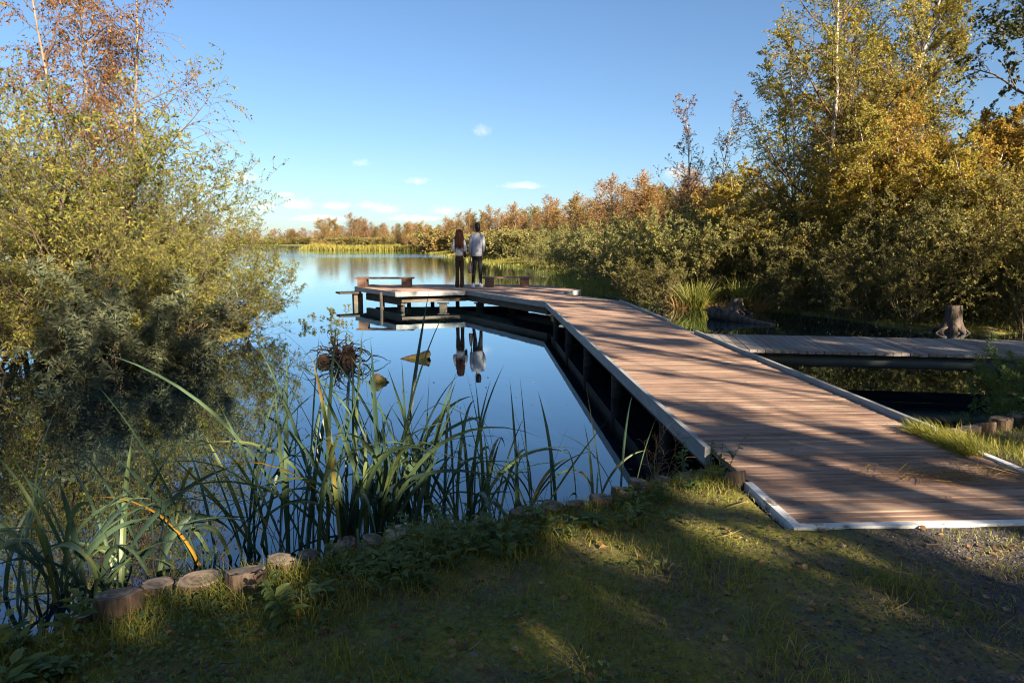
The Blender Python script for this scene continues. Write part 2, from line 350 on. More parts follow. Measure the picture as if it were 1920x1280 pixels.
def axis(lo, hi, st, end0, end1, g):
    a = list(np.arange(lo, hi, st)); s = st; b = [a[-1]]
    while b[-1] < end1: s *= g; b.append(b[-1]+s)
    c = [a[0]]; s = st
    while c[-1] > end0: s *= g; c.append(c[-1]-s)
    return np.array(c[:0:-1]+a+b[1:])
gx, gy = axis(-4.5, 5.5, .05, -1500, 1500, 1.085), axis(1.0, 6.0, .05, -400, 1800, 1.075)
XX, YY = np.meshgrid(gx, gy)
ZZ = gh(XX, YY)
mb = MB(); ny, nx = XX.shape; i = np.arange(nx*ny).reshape(ny, nx)
mb.add(np.stack([XX, YY, ZZ], -1), np.stack([i[:-1,:-1], i[:-1,1:], i[1:,1:], i[1:,:-1]], -1).reshape(-1, 4))
def ground_mat():
    m, nt, N, L, P = newmat('bank_soil'); geo = N.new('ShaderNodeNewGeometry')
    def nz(s, d=6):
        n = N.new('ShaderNodeTexNoise'); n.inputs['Scale'].default_value = s; n.inputs['Detail'].default_value = d; n.inputs['Roughness'].default_value = .65
        L.new(geo.outputs['Position'], n.inputs['Vector']); return n.outputs['Fac']
    sp = N.new('ShaderNodeSeparateXYZ'); L.new(geo.outputs['Position'], sp.inputs[0])
    soil = ramp(N, [(.3,(.08,.058,.04)),(.55,(.17,.128,.09)),(.75,(.32,.25,.18))]); L.new(nz(30), soil.inputs[0])
    moss = ramp(N, [(.3,(.11,.11,.026)),(.6,(.25,.225,.045)),(.8,(.36,.31,.08))]); L.new(nz(45), moss.inputs[0])
    grav = ramp(N, [(.3,(.05,.044,.042)),(.55,(.115,.1,.093)),(.75,(.22,.19,.17))]); L.new(nz(70), grav.inputs[0])
    f1 = mathn(N, L, 'ADD', mathn(N, L, 'MULTIPLY', mathn(N, L, 'SUBTRACT', nz(2.2), .5), 4.5), .8, True)
    mx = N.new('ShaderNodeMix'); mx.data_type = 'RGBA'; L.new(f1, mx.inputs[0]); L.new(soil.outputs[0], mx.inputs[6]); L.new(moss.outputs[0], mx.inputs[7])
    gfac = mathn(N, L, 'ADD', mathn(N, L, 'MULTIPLY', sp.outputs[0], .9), mathn(N, L, 'MULTIPLY', sp.outputs[1], -.35))
    gfac = mathn(N, L, 'ADD', gfac, mathn(N, L, 'MULTIPLY', mathn(N, L, 'SUBTRACT', nz(2.7), .5), 4.0))
    gfac = mathn(N, L, 'ADD', gfac, -.05, True)
    far = mathn(N, L, 'LESS_THAN', sp.outputs[1], 7.0); gfac = mathn(N, L, 'MULTIPLY', gfac, far)
    m2 = N.new('ShaderNodeMix'); m2.data_type = 'RGBA'; L.new(gfac, m2.inputs[0]); L.new(mx.outputs[2], m2.inputs[6]); L.new(grav.outputs[0], m2.inputs[7])
    L.new(m2.outputs[2], P.inputs['Base Color']); P.inputs['Roughness'].default_value = .95; P.inputs['Specular IOR Level'].default_value = .2
    bp = N.new('ShaderNodeBump'); bp.inputs['Distance'].default_value = .02; L.new(nz(38, 8), bp.inputs['Height']); L.new(bp.outputs[0], P.inputs['Normal'])
    return m
tag(mb.build('ground', ground_mat(), smooth=True), kind='structure')

def water_mat():
    m, nt, N, L, P = newmat('lake_water'); geo = N.new('ShaderNodeNewGeometry')
    sp = N.new('ShaderNodeSeparateXYZ'); L.new(geo.outputs['Position'], sp.inputs[0])
    mp = N.new('ShaderNodeMapping'); mp.inputs['Scale'].default_value = (.7, 1.6, 1); L.new(geo.outputs['Position'], mp.inputs[0])
    n1 = N.new('ShaderNodeTexNoise'); n1.inputs['Scale'].default_value = 2.2; n1.inputs['Detail'].default_value = 3; L.new(mp.outputs[0], n1.inputs[0])
    mr = N.new('ShaderNodeMapRange'); mr.inputs[1].default_value = 12; mr.inputs[2].default_value = 70; mr.inputs[3].default_value = .0005; mr.inputs[4].default_value = .006; L.new(sp.outputs[1], mr.inputs[0])
    # a breeze band far out on the lake
    b = mathn(N, L, 'MULTIPLY', mathn(N, L, 'GREATER_THAN', sp.outputs[1], 82), mathn(N, L, 'LESS_THAN', sp.outputs[1], 104))
    amp = mathn(N, L, 'ADD', mr.outputs[0], mathn(N, L, 'MULTIPLY', b, .05))
    bp = N.new('ShaderNodeBump'); bp.inputs['Strength'].default_value = 1; L.new(amp, bp.inputs['Distance']); L.new(n1.outputs['Fac'], bp.inputs['Height'])
    P.inputs['Base Color'].default_value = (.004, .012, .02, 1); P.inputs['Roughness'].default_value = .015; P.inputs['IOR'].default_value = 1.33
    L.new(bp.outputs[0], P.inputs['Normal'])
    gl = N.new('ShaderNodeBsdfGlossy'); gl.inputs['Roughness'].default_value = .012; gl.inputs['Color'].default_value = (.74, .92, 1, 1); L.new(bp.outputs[0], gl.inputs['Normal'])
    fr = N.new('ShaderNodeFresnel'); fr.inputs['IOR'].default_value = 2.0; L.new(bp.outputs[0], fr.inputs['Normal'])
    mx = N.new('ShaderNodeMixShader'); L.new(fr.outputs[0], mx.inputs[0]); L.new(P.outputs[0], mx.inputs[1]); L.new(gl.outputs[0], mx.inputs[2]); L.new(mx.outputs[0], N['Material Output'].inputs[0])
    return m
mb = MB(); mb.add([[-1500,-400,0],[1500,-400,0],[1500,1800,0],[-1500,1800,0]], [[0,1,2,3]])
tag(mb.build('water', water_mat()), kind='structure')

# ------------------------------------------------------------------ clouds (volumes far out over the lake)
def cloud_mat():
    m = bpy.data.materials.new('cloud_vapour'); m.use_nodes = True; N, L = m.node_tree.nodes, m.node_tree.links
    N.remove(N['Principled BSDF']); v = N.new('ShaderNodeVolumePrincipled'); v.inputs['Color'].default_value = (.98,.98,.98,1); v.inputs['Anisotropy'].default_value = 0
    tc = N.new('ShaderNodeTexCoord'); oi = N.new('ShaderNodeObjectInfo')
    mp = N.new('ShaderNodeVectorMath'); mp.operation = 'MULTIPLY'; mp.inputs[1].default_value = (1.9, 1.2, 1.0); L.new(tc.outputs['Object'], mp.inputs[0])
    ad = N.new('ShaderNodeVectorMath'); ad.operation = 'ADD'; L.new(mp.outputs[0], ad.inputs[0]); L.new(oi.outputs['Location'], ad.inputs[1])
    no = N.new('ShaderNodeTexNoise'); no.inputs['Scale'].default_value = 1.3; no.inputs['Detail'].default_value = 5; no.inputs['Roughness'].default_value = .6; L.new(ad.outputs[0], no.inputs['Vector'])
    ln = N.new('ShaderNodeVectorMath'); ln.operation = 'LENGTH'; L.new(tc.outputs['Object'], ln.inputs[0])
    sx = N.new('ShaderNodeSeparateXYZ'); L.new(tc.outputs['Object'], sx.inputs[0])
    low = mathn(N, L, 'MULTIPLY', mathn(N, L, 'MAXIMUM', mathn(N, L, 'MULTIPLY', sx.outputs[2], -1), 0), .45)
    f = mathn(N, L, 'SUBTRACT', mathn(N, L, 'MULTIPLY', no.outputs['Fac'], 1.5), mathn(N, L, 'ADD', mathn(N, L, 'MULTIPLY', ln.outputs['Value'], .75), low))
    f = mathn(N, L, 'MULTIPLY', mathn(N, L, 'MAXIMUM', mathn(N, L, 'SUBTRACT', f, .13), 0), .013)
    L.new(f, v.inputs['Density']); L.new(v.outputs[0], N['Material Output'].inputs['Volume']); return m
CM = cloud_mat()
CLOUDS = [(905,257,40,30,'small lone white puff of cloud high above the couple'),(680,313,40,18,'faint small pinkish cloud above the open lake'),(464,341,66,34,'white cloud partly behind the left willow tip'),
          (562,386,76,34,'brightest round white cloud low over the far shore'),(537,369,54,16,'small flat cloud just above the brightest low cloud'),(782,345,52,18,'thin grey wisp of cloud above the woman'),
          (980,353,84,17,'flat grey cloud streak right of the couple'),(634,390,70,22,'pale cloud just right of the brightest low cloud'),(724,396,66,26,'low white cloud left of the woman over the far wood'),
          (833,399,60,24,'low cloud peeping over the far birch wood'),(1268,330,64,36,'pinkish cloud behind the two thin birches'),(498,392,60,26,'pale low cloud beside the left willow tip'),
          (600,412,120,18,'long flat cloud bank lowest over the far shore'),(690,388,50,22,'small pale cloud left of the low white cloud'),(780,412,110,16,'long thin cloud bank just over the far wood left of the woman')]
cb = MB(); th = np.linspace(math.pi-.02, .02, 13); ph = np.arange(24)*2*math.pi/24
cb.loft([np.stack([math.sin(t)*np.cos(ph), math.sin(t)*np.sin(ph), np.full(24, math.cos(t))], -1) for t in th]); cloud0 = cb.build('cloud', CM, smooth=True); cloud0['category'] = 'cloud'
for k, (px, py, w, h, lab) in enumerate(CLOUDS):
    D = 3000.0; c = atd(px, D); c[2] = HC+D*(455.5-py)/FPX; o = cloud0 if k == 0 else cloud0.copy()
    if k: COL.objects.link(o)
    o.location = c; o.scale = (w*D/FPX*.6, w*D/FPX*.38, h*D/FPX*.62); tag(o, lab, 'cloud')

# ------------------------------------------------------------------ boardwalk
def spans(poly, yv):
    xs = []
    n = len(poly)
    for k in range(n):
        (x0, y0), (x1, y1) = poly[k], poly[(k+1) % n]
        if (y0 > yv) != (y1 > yv): xs.append((x1-x0)*(yv-y0)/(y1-y0)+x0)
    xs.sort(); return [(xs[k], xs[k+1]) for k in range(0, len(xs)-1, 2)]
drng = np.random.default_rng(3)
def slats(mb, poly, ang, pitch, w, th, z):
    ca, sa = math.cos(ang), math.sin(ang)
    q = poly @ np.array([[ca, -sa], [sa, ca]])
    y = q[:, 1].min()+w/2+.004
    while y < q[:, 1].max():
        for a, b in spans(q, y):
            if b-a > .05:
                jit = drng.normal(0, .0012); zz = z+drng.normal(0, .0012); c = np.array([(a+b)/2, y+jit])
                c = np.array([ca*c[0]-sa*c[1], sa*c[0]+ca*c[1]])
                mb.box((c[0], c[1], zz-th/2), (b-a+drng.normal(0, .002), w, th), ang+drng.normal(0, .0006))
        y += pitch
bw = thing('boardwalk', 'long ribbed wooden boardwalk bending to a platform over the lake', 'boardwalk')
mb = MB()
ys = 0.002
main_poly = np.array([[XL+.02, YN+.06], [XL+.02, kL[1]], [XR-.02, kL[1]], [XR-.02, YN+.06]])
slats(mb, main_poly, 0, .0535, .0468, .032, ZD)
dv = nrm((pA-kL)[:2]); angd = math.atan2(dv[1], dv[0])-math.pi/2
plat = np.array([[XL, kL[1]+.004], pA[:2], pB[:2], pC[:2], pD[:2], pE[:2], pF[:2], pG[:2], [XR, kR[1]], [XR, kL[1]+.004]])
slats(mb, plat, angd, .0535, .0468, .032, ZD)
mb.build('decking', M['deck'], bw)
def edge(a, b, h=.16, up=.0, w=.045, name='edge_board', mat='edge', inset=0):
    e = MB(); a, b = np.array(a, float), np.array(b, float); e.beam((a[0], a[1], ZD+up), (b[0], b[1], ZD+up), w, h); return e.build(name, M[mat], bw)
edge((XL-.02, 4.02), (XL-.02, kL[1]), .11, .02, .036)
edge((XL-.021, kL[1]+.02), pA+[.01,-.01,0], .12, .012)
edge(pA, pB, .125, .011); edge(pB, pC, .125, .010); edge(pC, pD, .125, .009); edge(pD, pE, .125, .008); edge(pE, pF, .125, .009); edge(pF, pG, .125, .010); edge(pG, (XR+.02, kR[1]), .125, .008)
# right kerbs: the short one before the gap and the long one, standing proud of the deck
k1a, k1b = at(1160, 565, ZD)[1], at(1255, 603, ZD)[1]
k2a, k2b = at(1300, 624, ZD)[1], at(1757, 814, ZD)[1]
edge((XR+.02, k1a), (XR+.02, k1b), .14, .038, .034); edge((XR+.02, k2a), (XR+.02, k2b+.02), .14, .04, .034); edge((XR+.021, k1b), (XR+.021, k2a), .15, -.006)
# white painted laths at the landing
wl_ = MB(); wl_.beam((XL+.0, YN+.027, ZD+.012), (XL+.0, at(1400, 907, ZD)[1], ZD+.011), .042, .05); wl_.build('white_lath', M['white_edge'], bw)
wl_ = MB(); wl_.beam((XL-.025, YN, ZD+.014), (XR+.025, YN, ZD+.013), .042, .05); wl_.build('white_lath', M['white_edge'], bw)
wl_ = MB(); wl_.beam((XR, YN+.027, ZD+.012), (XR, at(1800, 846, ZD)[1], ZD+.011), .042, .05); wl_.build('white_lath', M['white_edge'], bw)
# beams below
def under(a, b, w=.09, h=.2, z=ZD-.034, mat='beam', name='beam'):
    e = MB(); e.beam((a[0], a[1], z), (b[0], b[1], z), w, h); e.build(name, M[mat], bw)
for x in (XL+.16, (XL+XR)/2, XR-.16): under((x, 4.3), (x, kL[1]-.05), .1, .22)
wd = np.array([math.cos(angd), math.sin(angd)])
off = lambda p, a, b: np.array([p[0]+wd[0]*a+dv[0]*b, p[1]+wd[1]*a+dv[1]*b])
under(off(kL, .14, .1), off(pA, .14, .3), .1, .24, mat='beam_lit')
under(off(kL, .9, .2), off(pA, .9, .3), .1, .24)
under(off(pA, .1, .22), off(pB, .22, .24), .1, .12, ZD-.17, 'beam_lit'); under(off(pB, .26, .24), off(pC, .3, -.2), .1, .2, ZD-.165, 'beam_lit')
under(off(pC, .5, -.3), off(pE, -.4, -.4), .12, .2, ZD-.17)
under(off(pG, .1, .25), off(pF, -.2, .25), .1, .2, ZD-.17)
for s in (.25, .5, .75):
    a = pB*(1-s)+pA*s; under(off(a, 0, .35), off(a, 0, 2.3), .08, .12, ZD-.036)
# posts
def post(x, y, r=.055, top=ZD-.04, h=1.3, mat='beam'):
    e = MB(); zz = np.linspace(top-h, top, 9); e.tubes([[(x, y, z) for z in zz]], [[r*(1+.08*(k % 2)) for k in range(9)]], 10, cap=True); e.build('post', M[mat], bw, True)
for y in (5.5, 7.6, 9.7, 11.8, 13.8):
    post(XL+.13, y); post(XR-.13, y)
for (px, py) in ((716,572),(767,570),(811,562),(858,565),(900,571),(945,570)):
    p = at(px, py+6, 0); post(p[0], p[1])
for (a, b) in ((.3, .5), (.3, 2.2)): p = off(pB, a, b-.1); post(p[0], p[1])
# timber pile caps standing in the water below the platform
for px in (752, 831, 900, 960):
    p = at(px, 578, 0); e = MB(); e.box((p[0], p[1], .02), (.2, .16, .22), .1); e.box((p[0], p[1], .141), (.31, .24, .018), .1); e.build('pile_cap', M['beam'], bw)
# low step hung at the left end
ls = MB(); p = pC+np.array([-.05, -.05, 0]); ls.box((p[0]-.12, p[1]-.1, ZD-.15), (.62, .5, .05), angd); ls.build('landing_step', M['beam'], bw)
ls = MB(); ls.box((p[0]+.12, p[1]-.02, ZD-.36), (.26, .2, .36), angd); ls.build('step_support', M['beam_lit'], bw)

# side boardwalk to the right
sw = thing('side_boardwalk', 'narrow side boardwalk of crosswise boards on a steel beam at right', 'boardwalk')
ZS = ZD-.012
b0, b1 = at(1300, 625, ZS), at(1920, 638, ZS); f0, f1_ = at(1390, 655, ZS), at(1920, 668, ZS)
bd = (b1-b0)/np.linalg.norm((b1-b0)[:2]); sang = math.atan2(bd[1], bd[0])
wid = abs(np.cross(bd[:2], (f0-b0)[:2])); 
print('side walk', b0, b1, f0, f1_, wid, math.degrees(sang))
nv = np.array([bd[1], -bd[0]])         # towards the camera
e = MB(); s = .0; st = np.array([XR+.06, b0[1]])
while s < 12.0:
    w = .088
    c = st+bd[:2]*(s+w/2)+nv*(wid/2+drng.normal(0, .004)); e.box((c[0], c[1], ZS-.018+drng.normal(0, .0015)), (w, wid, .036), sang+drng.normal(0, .0015)); s += .0955
e.build('decking', M['deck_grey'], sw)
def pipe_beam(offn, z, name):
    e = MB(); a = st+nv*(wid*offn)+bd[:2]*.05; b = a+bd[:2]*11.9
    an = np.linspace(0, 2*math.pi, 13)[:-1]
    rings = []
    for t in (0, 1):
        c = a*(1-t)+b*t
        rings.append(np.stack([c[0]+nv[0]*.06*np.cos(an), c[1]+nv[1]*.06*np.cos(an), z+.075*np.sin(an)], -1))
    e.loft(rings); e.build(name, M['steel'], sw, True)
pipe_beam(.86, ZS-.145, 'steel_beam'); pipe_beam(.1, ZS-.145, 'steel_beam')
for o_ in (.8, .5, .2):
    e = MB(); a = st+nv*(wid*o_)+bd[:2]*.03; b = a+bd[:2]*11.9; e.beam((a[0], a[1], ZS-.04), (b[0], b[1], ZS-.04), .08, .05); e.build('joist', M['beam'], sw)
for s in (.8, 4.4, 8.2): 
    for o_ in (.9, .12):
        c = st+bd[:2]*s+nv*(wid*o_-.02); e = MB(); e.tubes([[(c[0], c[1], z) for z in (-.8, -.2, ZS-.28)]], [[.05]*3], 10, cap=True); e.build('post', M['beam'], sw, True)
c = at(1890, 676, .3); e = MB()
for dx in (-.12, .0, .12): e.box((c[0]+dx, c[1]-.12, ZS-.17), (.02, .02, .26), sang)
e.box((c[0], c[1]-.12, ZS-.3), (.3, .03, .02), sang); e.build('bracket', M['steel'], sw)

# ------------------------------------------------------------------ benches
def bench(pxa, pxb, pyb, label):
    a, b = at(pxa, pyb, ZD), at(pxb, pyb, ZD); L = np.linalg.norm((b-a)[:2])
    t = thing('bench', label, 'bench', tuple((a+b)/2), math.atan2((b-a)[1], (b-a)[0]))
    e = MB(); 
    for k in range(3): e.box((0, -.135+.135*k, .262), (L, .125, .04))
    e.build('seat', M['bench'], t)
    for sx in (-1, 1):
        e = MB(); x = sx*(L/2-.2)
        e.box((x, 0, .125), (.26, .34, .235)); e.box((x-.1*sx, 0, .11), (.03, .36, .22)); e.build('leg', M['bench'], t)
    return t
bench(668, 776, 538.2, 'low backless wooden bench at the left end of the platform')
bench(905, 996, 537.0, 'low backless wooden bench right of the man on the platform')

# ------------------------------------------------------------------ people
def ring(c, rx, ry, n=16, yaw=0, tilt=None):
    a = np.arange(n)*2*math.pi/n; x, y = rx*np.cos(a), ry*np.sin(a)
    return np.stack([c[0]+x*math.cos(yaw)-y*math.sin(yaw), c[1]+x*math.sin(yaw)+y*math.cos(yaw), np.full(n, float(c[2]))], -1)
def limb(mb, pts, rad, n=12, mi=0):
    P = np.array(pts, float); k = np.linspace(0, len(P)-1, 4*(len(P)-1)+1)
    Q = np.stack([np.interp(k, np.arange(len(P)), P[:, j]) for j in range(3)], -1); q = np.interp(k, np.arange(len(P)), rad)
    Q[1:-1] = .25*Q[:-2]+.5*Q[1:-1]+.25*Q[2:]
    mb.tubes([Q], [q], n, mi, cap=True)
def body(name, J, E, mat, parent):
    me = bpy.data.meshes.new(name); keys = list(J); me.from_pydata([J[k][:3] for k in keys], [(keys.index(a), keys.index(b)) for a, b in E], [])
    me.materials.append(mat); o = bpy.data.objects.new(name, me); COL.objects.link(o); o.parent = parent
    md = o.modifiers.new('skin', 'SKIN'); md.use_smooth_shade = True
    if not me.skin_vertices: me.skin_vertices.new()
    sv = me.skin_vertices[0].data
    for k, key in enumerate(keys):
        r = J[key][3]; sv[k].radius = (r, r); sv[k].use_root = (k == 0)
    ss = o.modifiers.new('smooth', 'SUBSURF'); ss.levels = 1; ss.render_levels = 1
    return o
def skeleton(arms, legs, head_yaw=0, w=1.0):
    """facing +Y; arms/legs: lists of joint positions for left (-x) and right (+x)"""
    hy, hx = math.cos(head_yaw), -math.sin(head_yaw)
    J = {'pelvis': (0,0,.95,.12*w), 'waist': (0,.0,1.1,.115*w), 'chest': (0,.0,1.3,.14*w), 'neckbase': (0,-.01,1.47,.065), 'neck': (0,.0,1.545,.054),
         'jaw': (.015*hx, .02*hy, 1.615, .075), 'skull': (-.01*hx, -.01*hy, 1.70, .098), 'top': (-.01*hx, -.01*hy, 1.765, .06),
         'nose': (.105*hx, .105*hy, 1.65, .014), 'chin': (.075*hx, .075*hy, 1.585, .03), 'brow': (.075*hx, .075*hy, 1.70, .035)}
    J['ear_l'] = (-.094*hy, .094*hx, 1.655, .018); J['ear_r'] = (.094*hy, -.094*hx, 1.655, .018)
    E = [('pelvis','waist'),('waist','chest'),('chest','neckbase'),('neckbase','neck'),('neck','jaw'),('jaw','skull'),('skull','top'),('jaw','nose'),('jaw','chin'),('skull','brow'),('jaw','ear_l'),('jaw','ear_r')]
    for sd_, a in (('l', arms[0]), ('r', arms[1])):
        rad = [.06, .045, .032, .027]
        prev = 'chest'
        for k, p in enumerate(a):
            J['arm%d%s' % (k, sd_)] = (*p, rad[k]); E.append((prev, 'arm%d%s' % (k, sd_))); prev = 'arm%d%s' % (k, sd_)
        w_, pl = np.array(a[2]), np.array(a[3]); d = (pl-w_)/np.linalg.norm(pl-w_)
        side = np.cross(d, [1, 0, 0]); side = side/np.linalg.norm(side)
        nrm_ = np.cross(d, side)
        for f in range(4):
            q0 = pl+side*(f-1.5)*.02+d*.035; q1 = q0+d*(.035+.008*(1-abs(f-1.4)))+nrm_*.006; q2 = q1+d*.022+nrm_*.018
            for q, (pt, r) in enumerate(((q0, .0095), (q1, .0085), (q2, .0075))):
                J['f%d%d%s' % (f, q, sd_)] = (*pt, r); E.append((prev if q == 0 else 'f%d%d%s' % (f, q-1, sd_), 'f%d%d%s' % (f, q, sd_)))
        t0 = w_+d*.03+side*-.03; t1 = t0+d*.03-side*.018
        J['th0'+sd_] = (*t0, .011); J['th1'+sd_] = (*t1, .009); E += [('arm2'+sd_, 'th0'+sd_), ('th0'+sd_, 'th1'+sd_)]
    for sd_, l in (('l', legs[0]), ('r', legs[1])):
        rad = [.07*w, .045, .03, .03]; prev = 'pelvis'
        for k, p in enumerate(l):
            J['leg%d%s' % (k, sd_)] = (*p, rad[k]); E.append((prev, 'leg%d%s' % (k, sd_))); prev = 'leg%d%s' % (k, sd_)
    return J, E
def hair_cap(mb, c, yaw, low, rng):
    hy, hx = math.cos(yaw), -math.sin(yaw)
    mb.loft([ring((c[0]-b*hx, c[1]-b*hy, z), r, r*1.08, 20, yaw) for z, r, b in ((1.555,.05,.03),(1.575,.066,.035),(1.62,.088,.032),(1.68,.104,.022),(1.74,.106,.014),(1.79,.088,.008),(1.815,.055,.006),(1.825,.02,.006))])

# --- woman
pw = at(862, 538.5, ZD); SW = 1.65/1.80
wo = thing('person', 'woman with long wavy auburn hair, cream blouse and brown flared trousers', 'person', tuple(pw), R(4)); wo.scale = (SW*.76, SW*.85, SW)
arms = ([(-.17,0,1.43),(-.24,.02,1.18),(-.19,.25,1.13),(-.16,.31,1.14)], [(.17,0,1.43),(.24,-.01,1.17),(.23,.16,1.06),(.22,.23,1.05)])
legs = ([(-.085,0,.9),(-.095,.01,.5),(-.1,-.01,.09),(-.11,.12,.035)], [(.085,0,.9),(.095,.01,.5),(.1,0,.09),(.115,.13,.035)])
J, E = skeleton(arms, legs, R(10), .92)
body('body', J, E, M['skin'], wo)
mb = MB()
mb.loft([ring((0,0,z), rx, ry) for z, rx, ry in ((.985,.178,.125),(1.05,.168,.125),(1.15,.15,.115),(1.28,.165,.12),(1.38,.185,.115),(1.445,.165,.095),(1.485,.085,.075))])
for sgn, a in ((-1, arms[0]), (1, arms[1])): limb(mb, [(sgn*.15,0,1.42), a[0], a[1], [a[1][k]*.35+a[2][k]*.65 for k in range(3)]], [.075,.082,.085,.07])
mb.build('blouse', M['blouse'], wo, True)
mb = MB()
mb.loft([ring((0,0,z), rx, ry) for z, rx, ry in ((.80,.165,.13),(.88,.178,.14),(.98,.16,.122),(1.03,.148,.112))])
for l in legs: limb(mb, [(l[0][0],0,.9), (l[0][0]*1.02,.0,.7), l[1], (l[2][0],.0,.25), (l[2][0]*1.05,.02,.03)], [.098,.093,.072,.078,.098])
mb.build('trousers', M['brown_trousers'], wo, True)
for l in legs:
    mb = MB(); x = l[2][0]; mb.loft([np.array([[x-.045,-.06,z],[x+.045,-.06,z],[x+.05,.08,z],[x+.03,.19,z],[x-.03,.19,z],[x-.05,.08,z]])*[1,1,1] for z in (.0,.035)]+[np.array([[x-.04,-.05,.08],[x+.04,-.05,.08],[x+.04,.05,.08],[x+.02,.12,.06],[x-.02,.12,.06],[x-.04,.05,.08]])])
    mb.build('shoe', M['dark_leather'], wo)
hr = np.random.default_rng(8); mb = MB()
mb.loft([ring((0,oy,z), rx, ry, 20) for z, rx, ry, oy in ((1.805,.03,.03,-.01),(1.79,.07,.08,-.01),(1.74,.105,.115,-.012),(1.66,.118,.115,-.02),(1.56,.13,.1,-.04),(1.45,.15,.09,-.06),(1.37,.15,.07,-.09),(1.3,.12,.05,-.1),(1.24,.05,.03,-.1))])
n = 150; ph = hr.uniform(math.pi*.98, math.pi*2.02, n); K = 12; tt = np.linspace(0, 1, K)[None]
ln = hr.uniform(.36, .56, n)[:, None]
rr = .1+.085*np.sin(np.clip(tt*1.6, 0, 1.57))+hr.normal(0, .012, (n, 1))
zz = 1.77-tt*ln-.03*(1-np.cos(tt*2))
wav = .014*np.sin(tt*hr.uniform(18, 26, (n, 1))+hr.uniform(0, 6, (n, 1)))
P = np.stack([np.cos(ph)[:, None]*(rr+wav), np.sin(ph)[:, None]*(rr*.75)+wav-.02, zz], -1)
mb.tubes(P, .011*(1-.6*tt)*np.ones((n, 1)), 4)
mb.build('hair', M['red_hair'], wo, True)
mb = MB(); t_ = np.linspace(0, 1, 12)
mb.tubes([np.stack([-.12+.32*t_, -.135-.03*np.sin(t_*3.14), 1.42-.4*t_], -1)], .012, 6)
mb.build('bag_strap', M['dark_leather'], wo, True)
sb = MB(); sb.loft([ring((.235,-.03,z), rx, ry, 14) for z, rx, ry in ((.93,.04,.05),(.96,.06,.09),(1.05,.06,.1),(1.1,.05,.09),(1.115,.02,.06))])
o = sb.build('shoulder_bag', M['dark_leather'], None, True); o.location = pw; o.scale = (SW*.76, SW*.85, SW); o.rotation_euler = (0,0,R(4)); tag(o, 'small dark shoulder bag at the right hip of the woman', 'handbag')

# --- man
pm = at(895, 538.3, ZD); SM = 1.82/1.80
mn = thing('person', 'dark haired man in a grey blue shirt, black trousers and white trainers', 'person', tuple(pm), R(-6)); mn.scale = (SM*.78, SM*.85, SM)
arms = ([(-.19,0,1.44),(-.25,-.01,1.17),(-.25,.06,.93),(-.245,.07,.86)], [(.19,0,1.44),(.245,.01,1.18),(.2,.15,1.0),(.17,.2,.96)])
legs = ([(-.09,0,.9),(-.1,.0,.5),(-.15,-.04,.09),(-.2,.08,.035)], [(.09,0,.9),(.12,.02,.5),(.13,-.02,.09),(.17,.11,.035)])
J, E = skeleton(arms, legs, R(52))
body('body', J, E, M['skin'], mn)
mb = MB()
mb.loft([ring((0,0,z), rx, ry) for z, rx, ry in ((.88,.195,.13),(.96,.19,.132),(1.1,.182,.128),(1.28,.2,.132),(1.38,.215,.125),(1.45,.19,.1),(1.49,.1,.08),(1.535,.068,.068))])
for sgn, a in ((-1, arms[0]), (1, arms[1])): limb(mb, [(sgn*.15,0,1.43), a[0], a[1], [a[1][k]*.1+a[2][k]*.9 for k in range(3)]], [.075,.08,.066,.05])
mb.build('shirt', M['shirt'], mn, True)
mb = MB()
mb.loft([ring((0,0,z), rx, ry) for z, rx, ry in ((.80,.165,.125),(.88,.172,.13),(1.0,.16,.12),(1.04,.15,.11))])
for l in legs: limb(mb, [(l[0][0],0,.9), (l[0][0]*1.05,.0,.7), l[1], (l[2][0]*.97,-.01,.25), (l[2][0],l[2][1],.08)], [.1,.09,.066,.056,.05])
mb.build('trousers', M['black'], mn, True)
for l in legs:
    mb = MB(); a = math.atan2(-(l[3][0]-l[2][0]), l[3][1]-l[2][1]); c, s_ = math.cos(a), math.sin(a)
    def sh(pts): return np.array([[l[2][0]+x*c-y*s_, l[2][1]+x*s_+y*c, z] for x, y, z in pts])
    o8 = [(-.04,-.08),(.04,-.08),(.052,0),(.055,.1),(.035,.19),(-.035,.19),(-.055,.1),(-.052,0)]
    mb.loft([sh([(x, y, 0) for x, y in o8]), sh([(x, y, .045) for x, y in o8]), sh([(x*.8, y*.72-.01, .085) for x, y in o8]), sh([(x*.7, min(y, .05)*.6-.01, .12) for x, y in o8])])
    mb.build('shoe', M['white_shoe'], mn, True)
mb = MB(); hair_cap(mb, (.008,-.012,1.705), R(52), 0, hr); mb.build('hair', M['dark_hair'], mn, True)
mb = MB(); hy, hx = math.cos(R(52)), -math.sin(R(52))
mb.loft([ring((.05*hx, .05*hy, z), rx, rx*.9, 12, R(52)) for z, rx in ((1.545,.03),(1.57,.055),(1.61,.066),(1.64,.062))]); mb.build('beard', M['dark_hair'], mn, True)
# bag hanging from his left hand
bt = thing('tote_bag', 'slim tan cloth bag hanging from the hand of the man', 'bag', tuple(pm), R(-6)); bt.scale = (SM*.78, SM*.85, SM)
mb = MB(); mb.loft([ring((-.262,.08,z), rx, ry, 14) for z, rx, ry in ((.385,.03,.03),(.395,.07,.08),(.44,.085,.1),(.55,.075,.095),(.68,.055,.08),(.76,.035,.05))]); mb.build('pouch', M['bag'], bt, True)
for oy in (-.03, .03):
    t_ = np.linspace(0, math.pi, 10); mb = MB(); mb.tubes([np.stack([-.262+.012*np.cos(t_)*0+0*t_, .08+.03*np.cos(t_)+oy*.3, .75+.085*np.sin(t_)], -1)], .006, 6); mb.build('handle', M['bag'], bt, True)

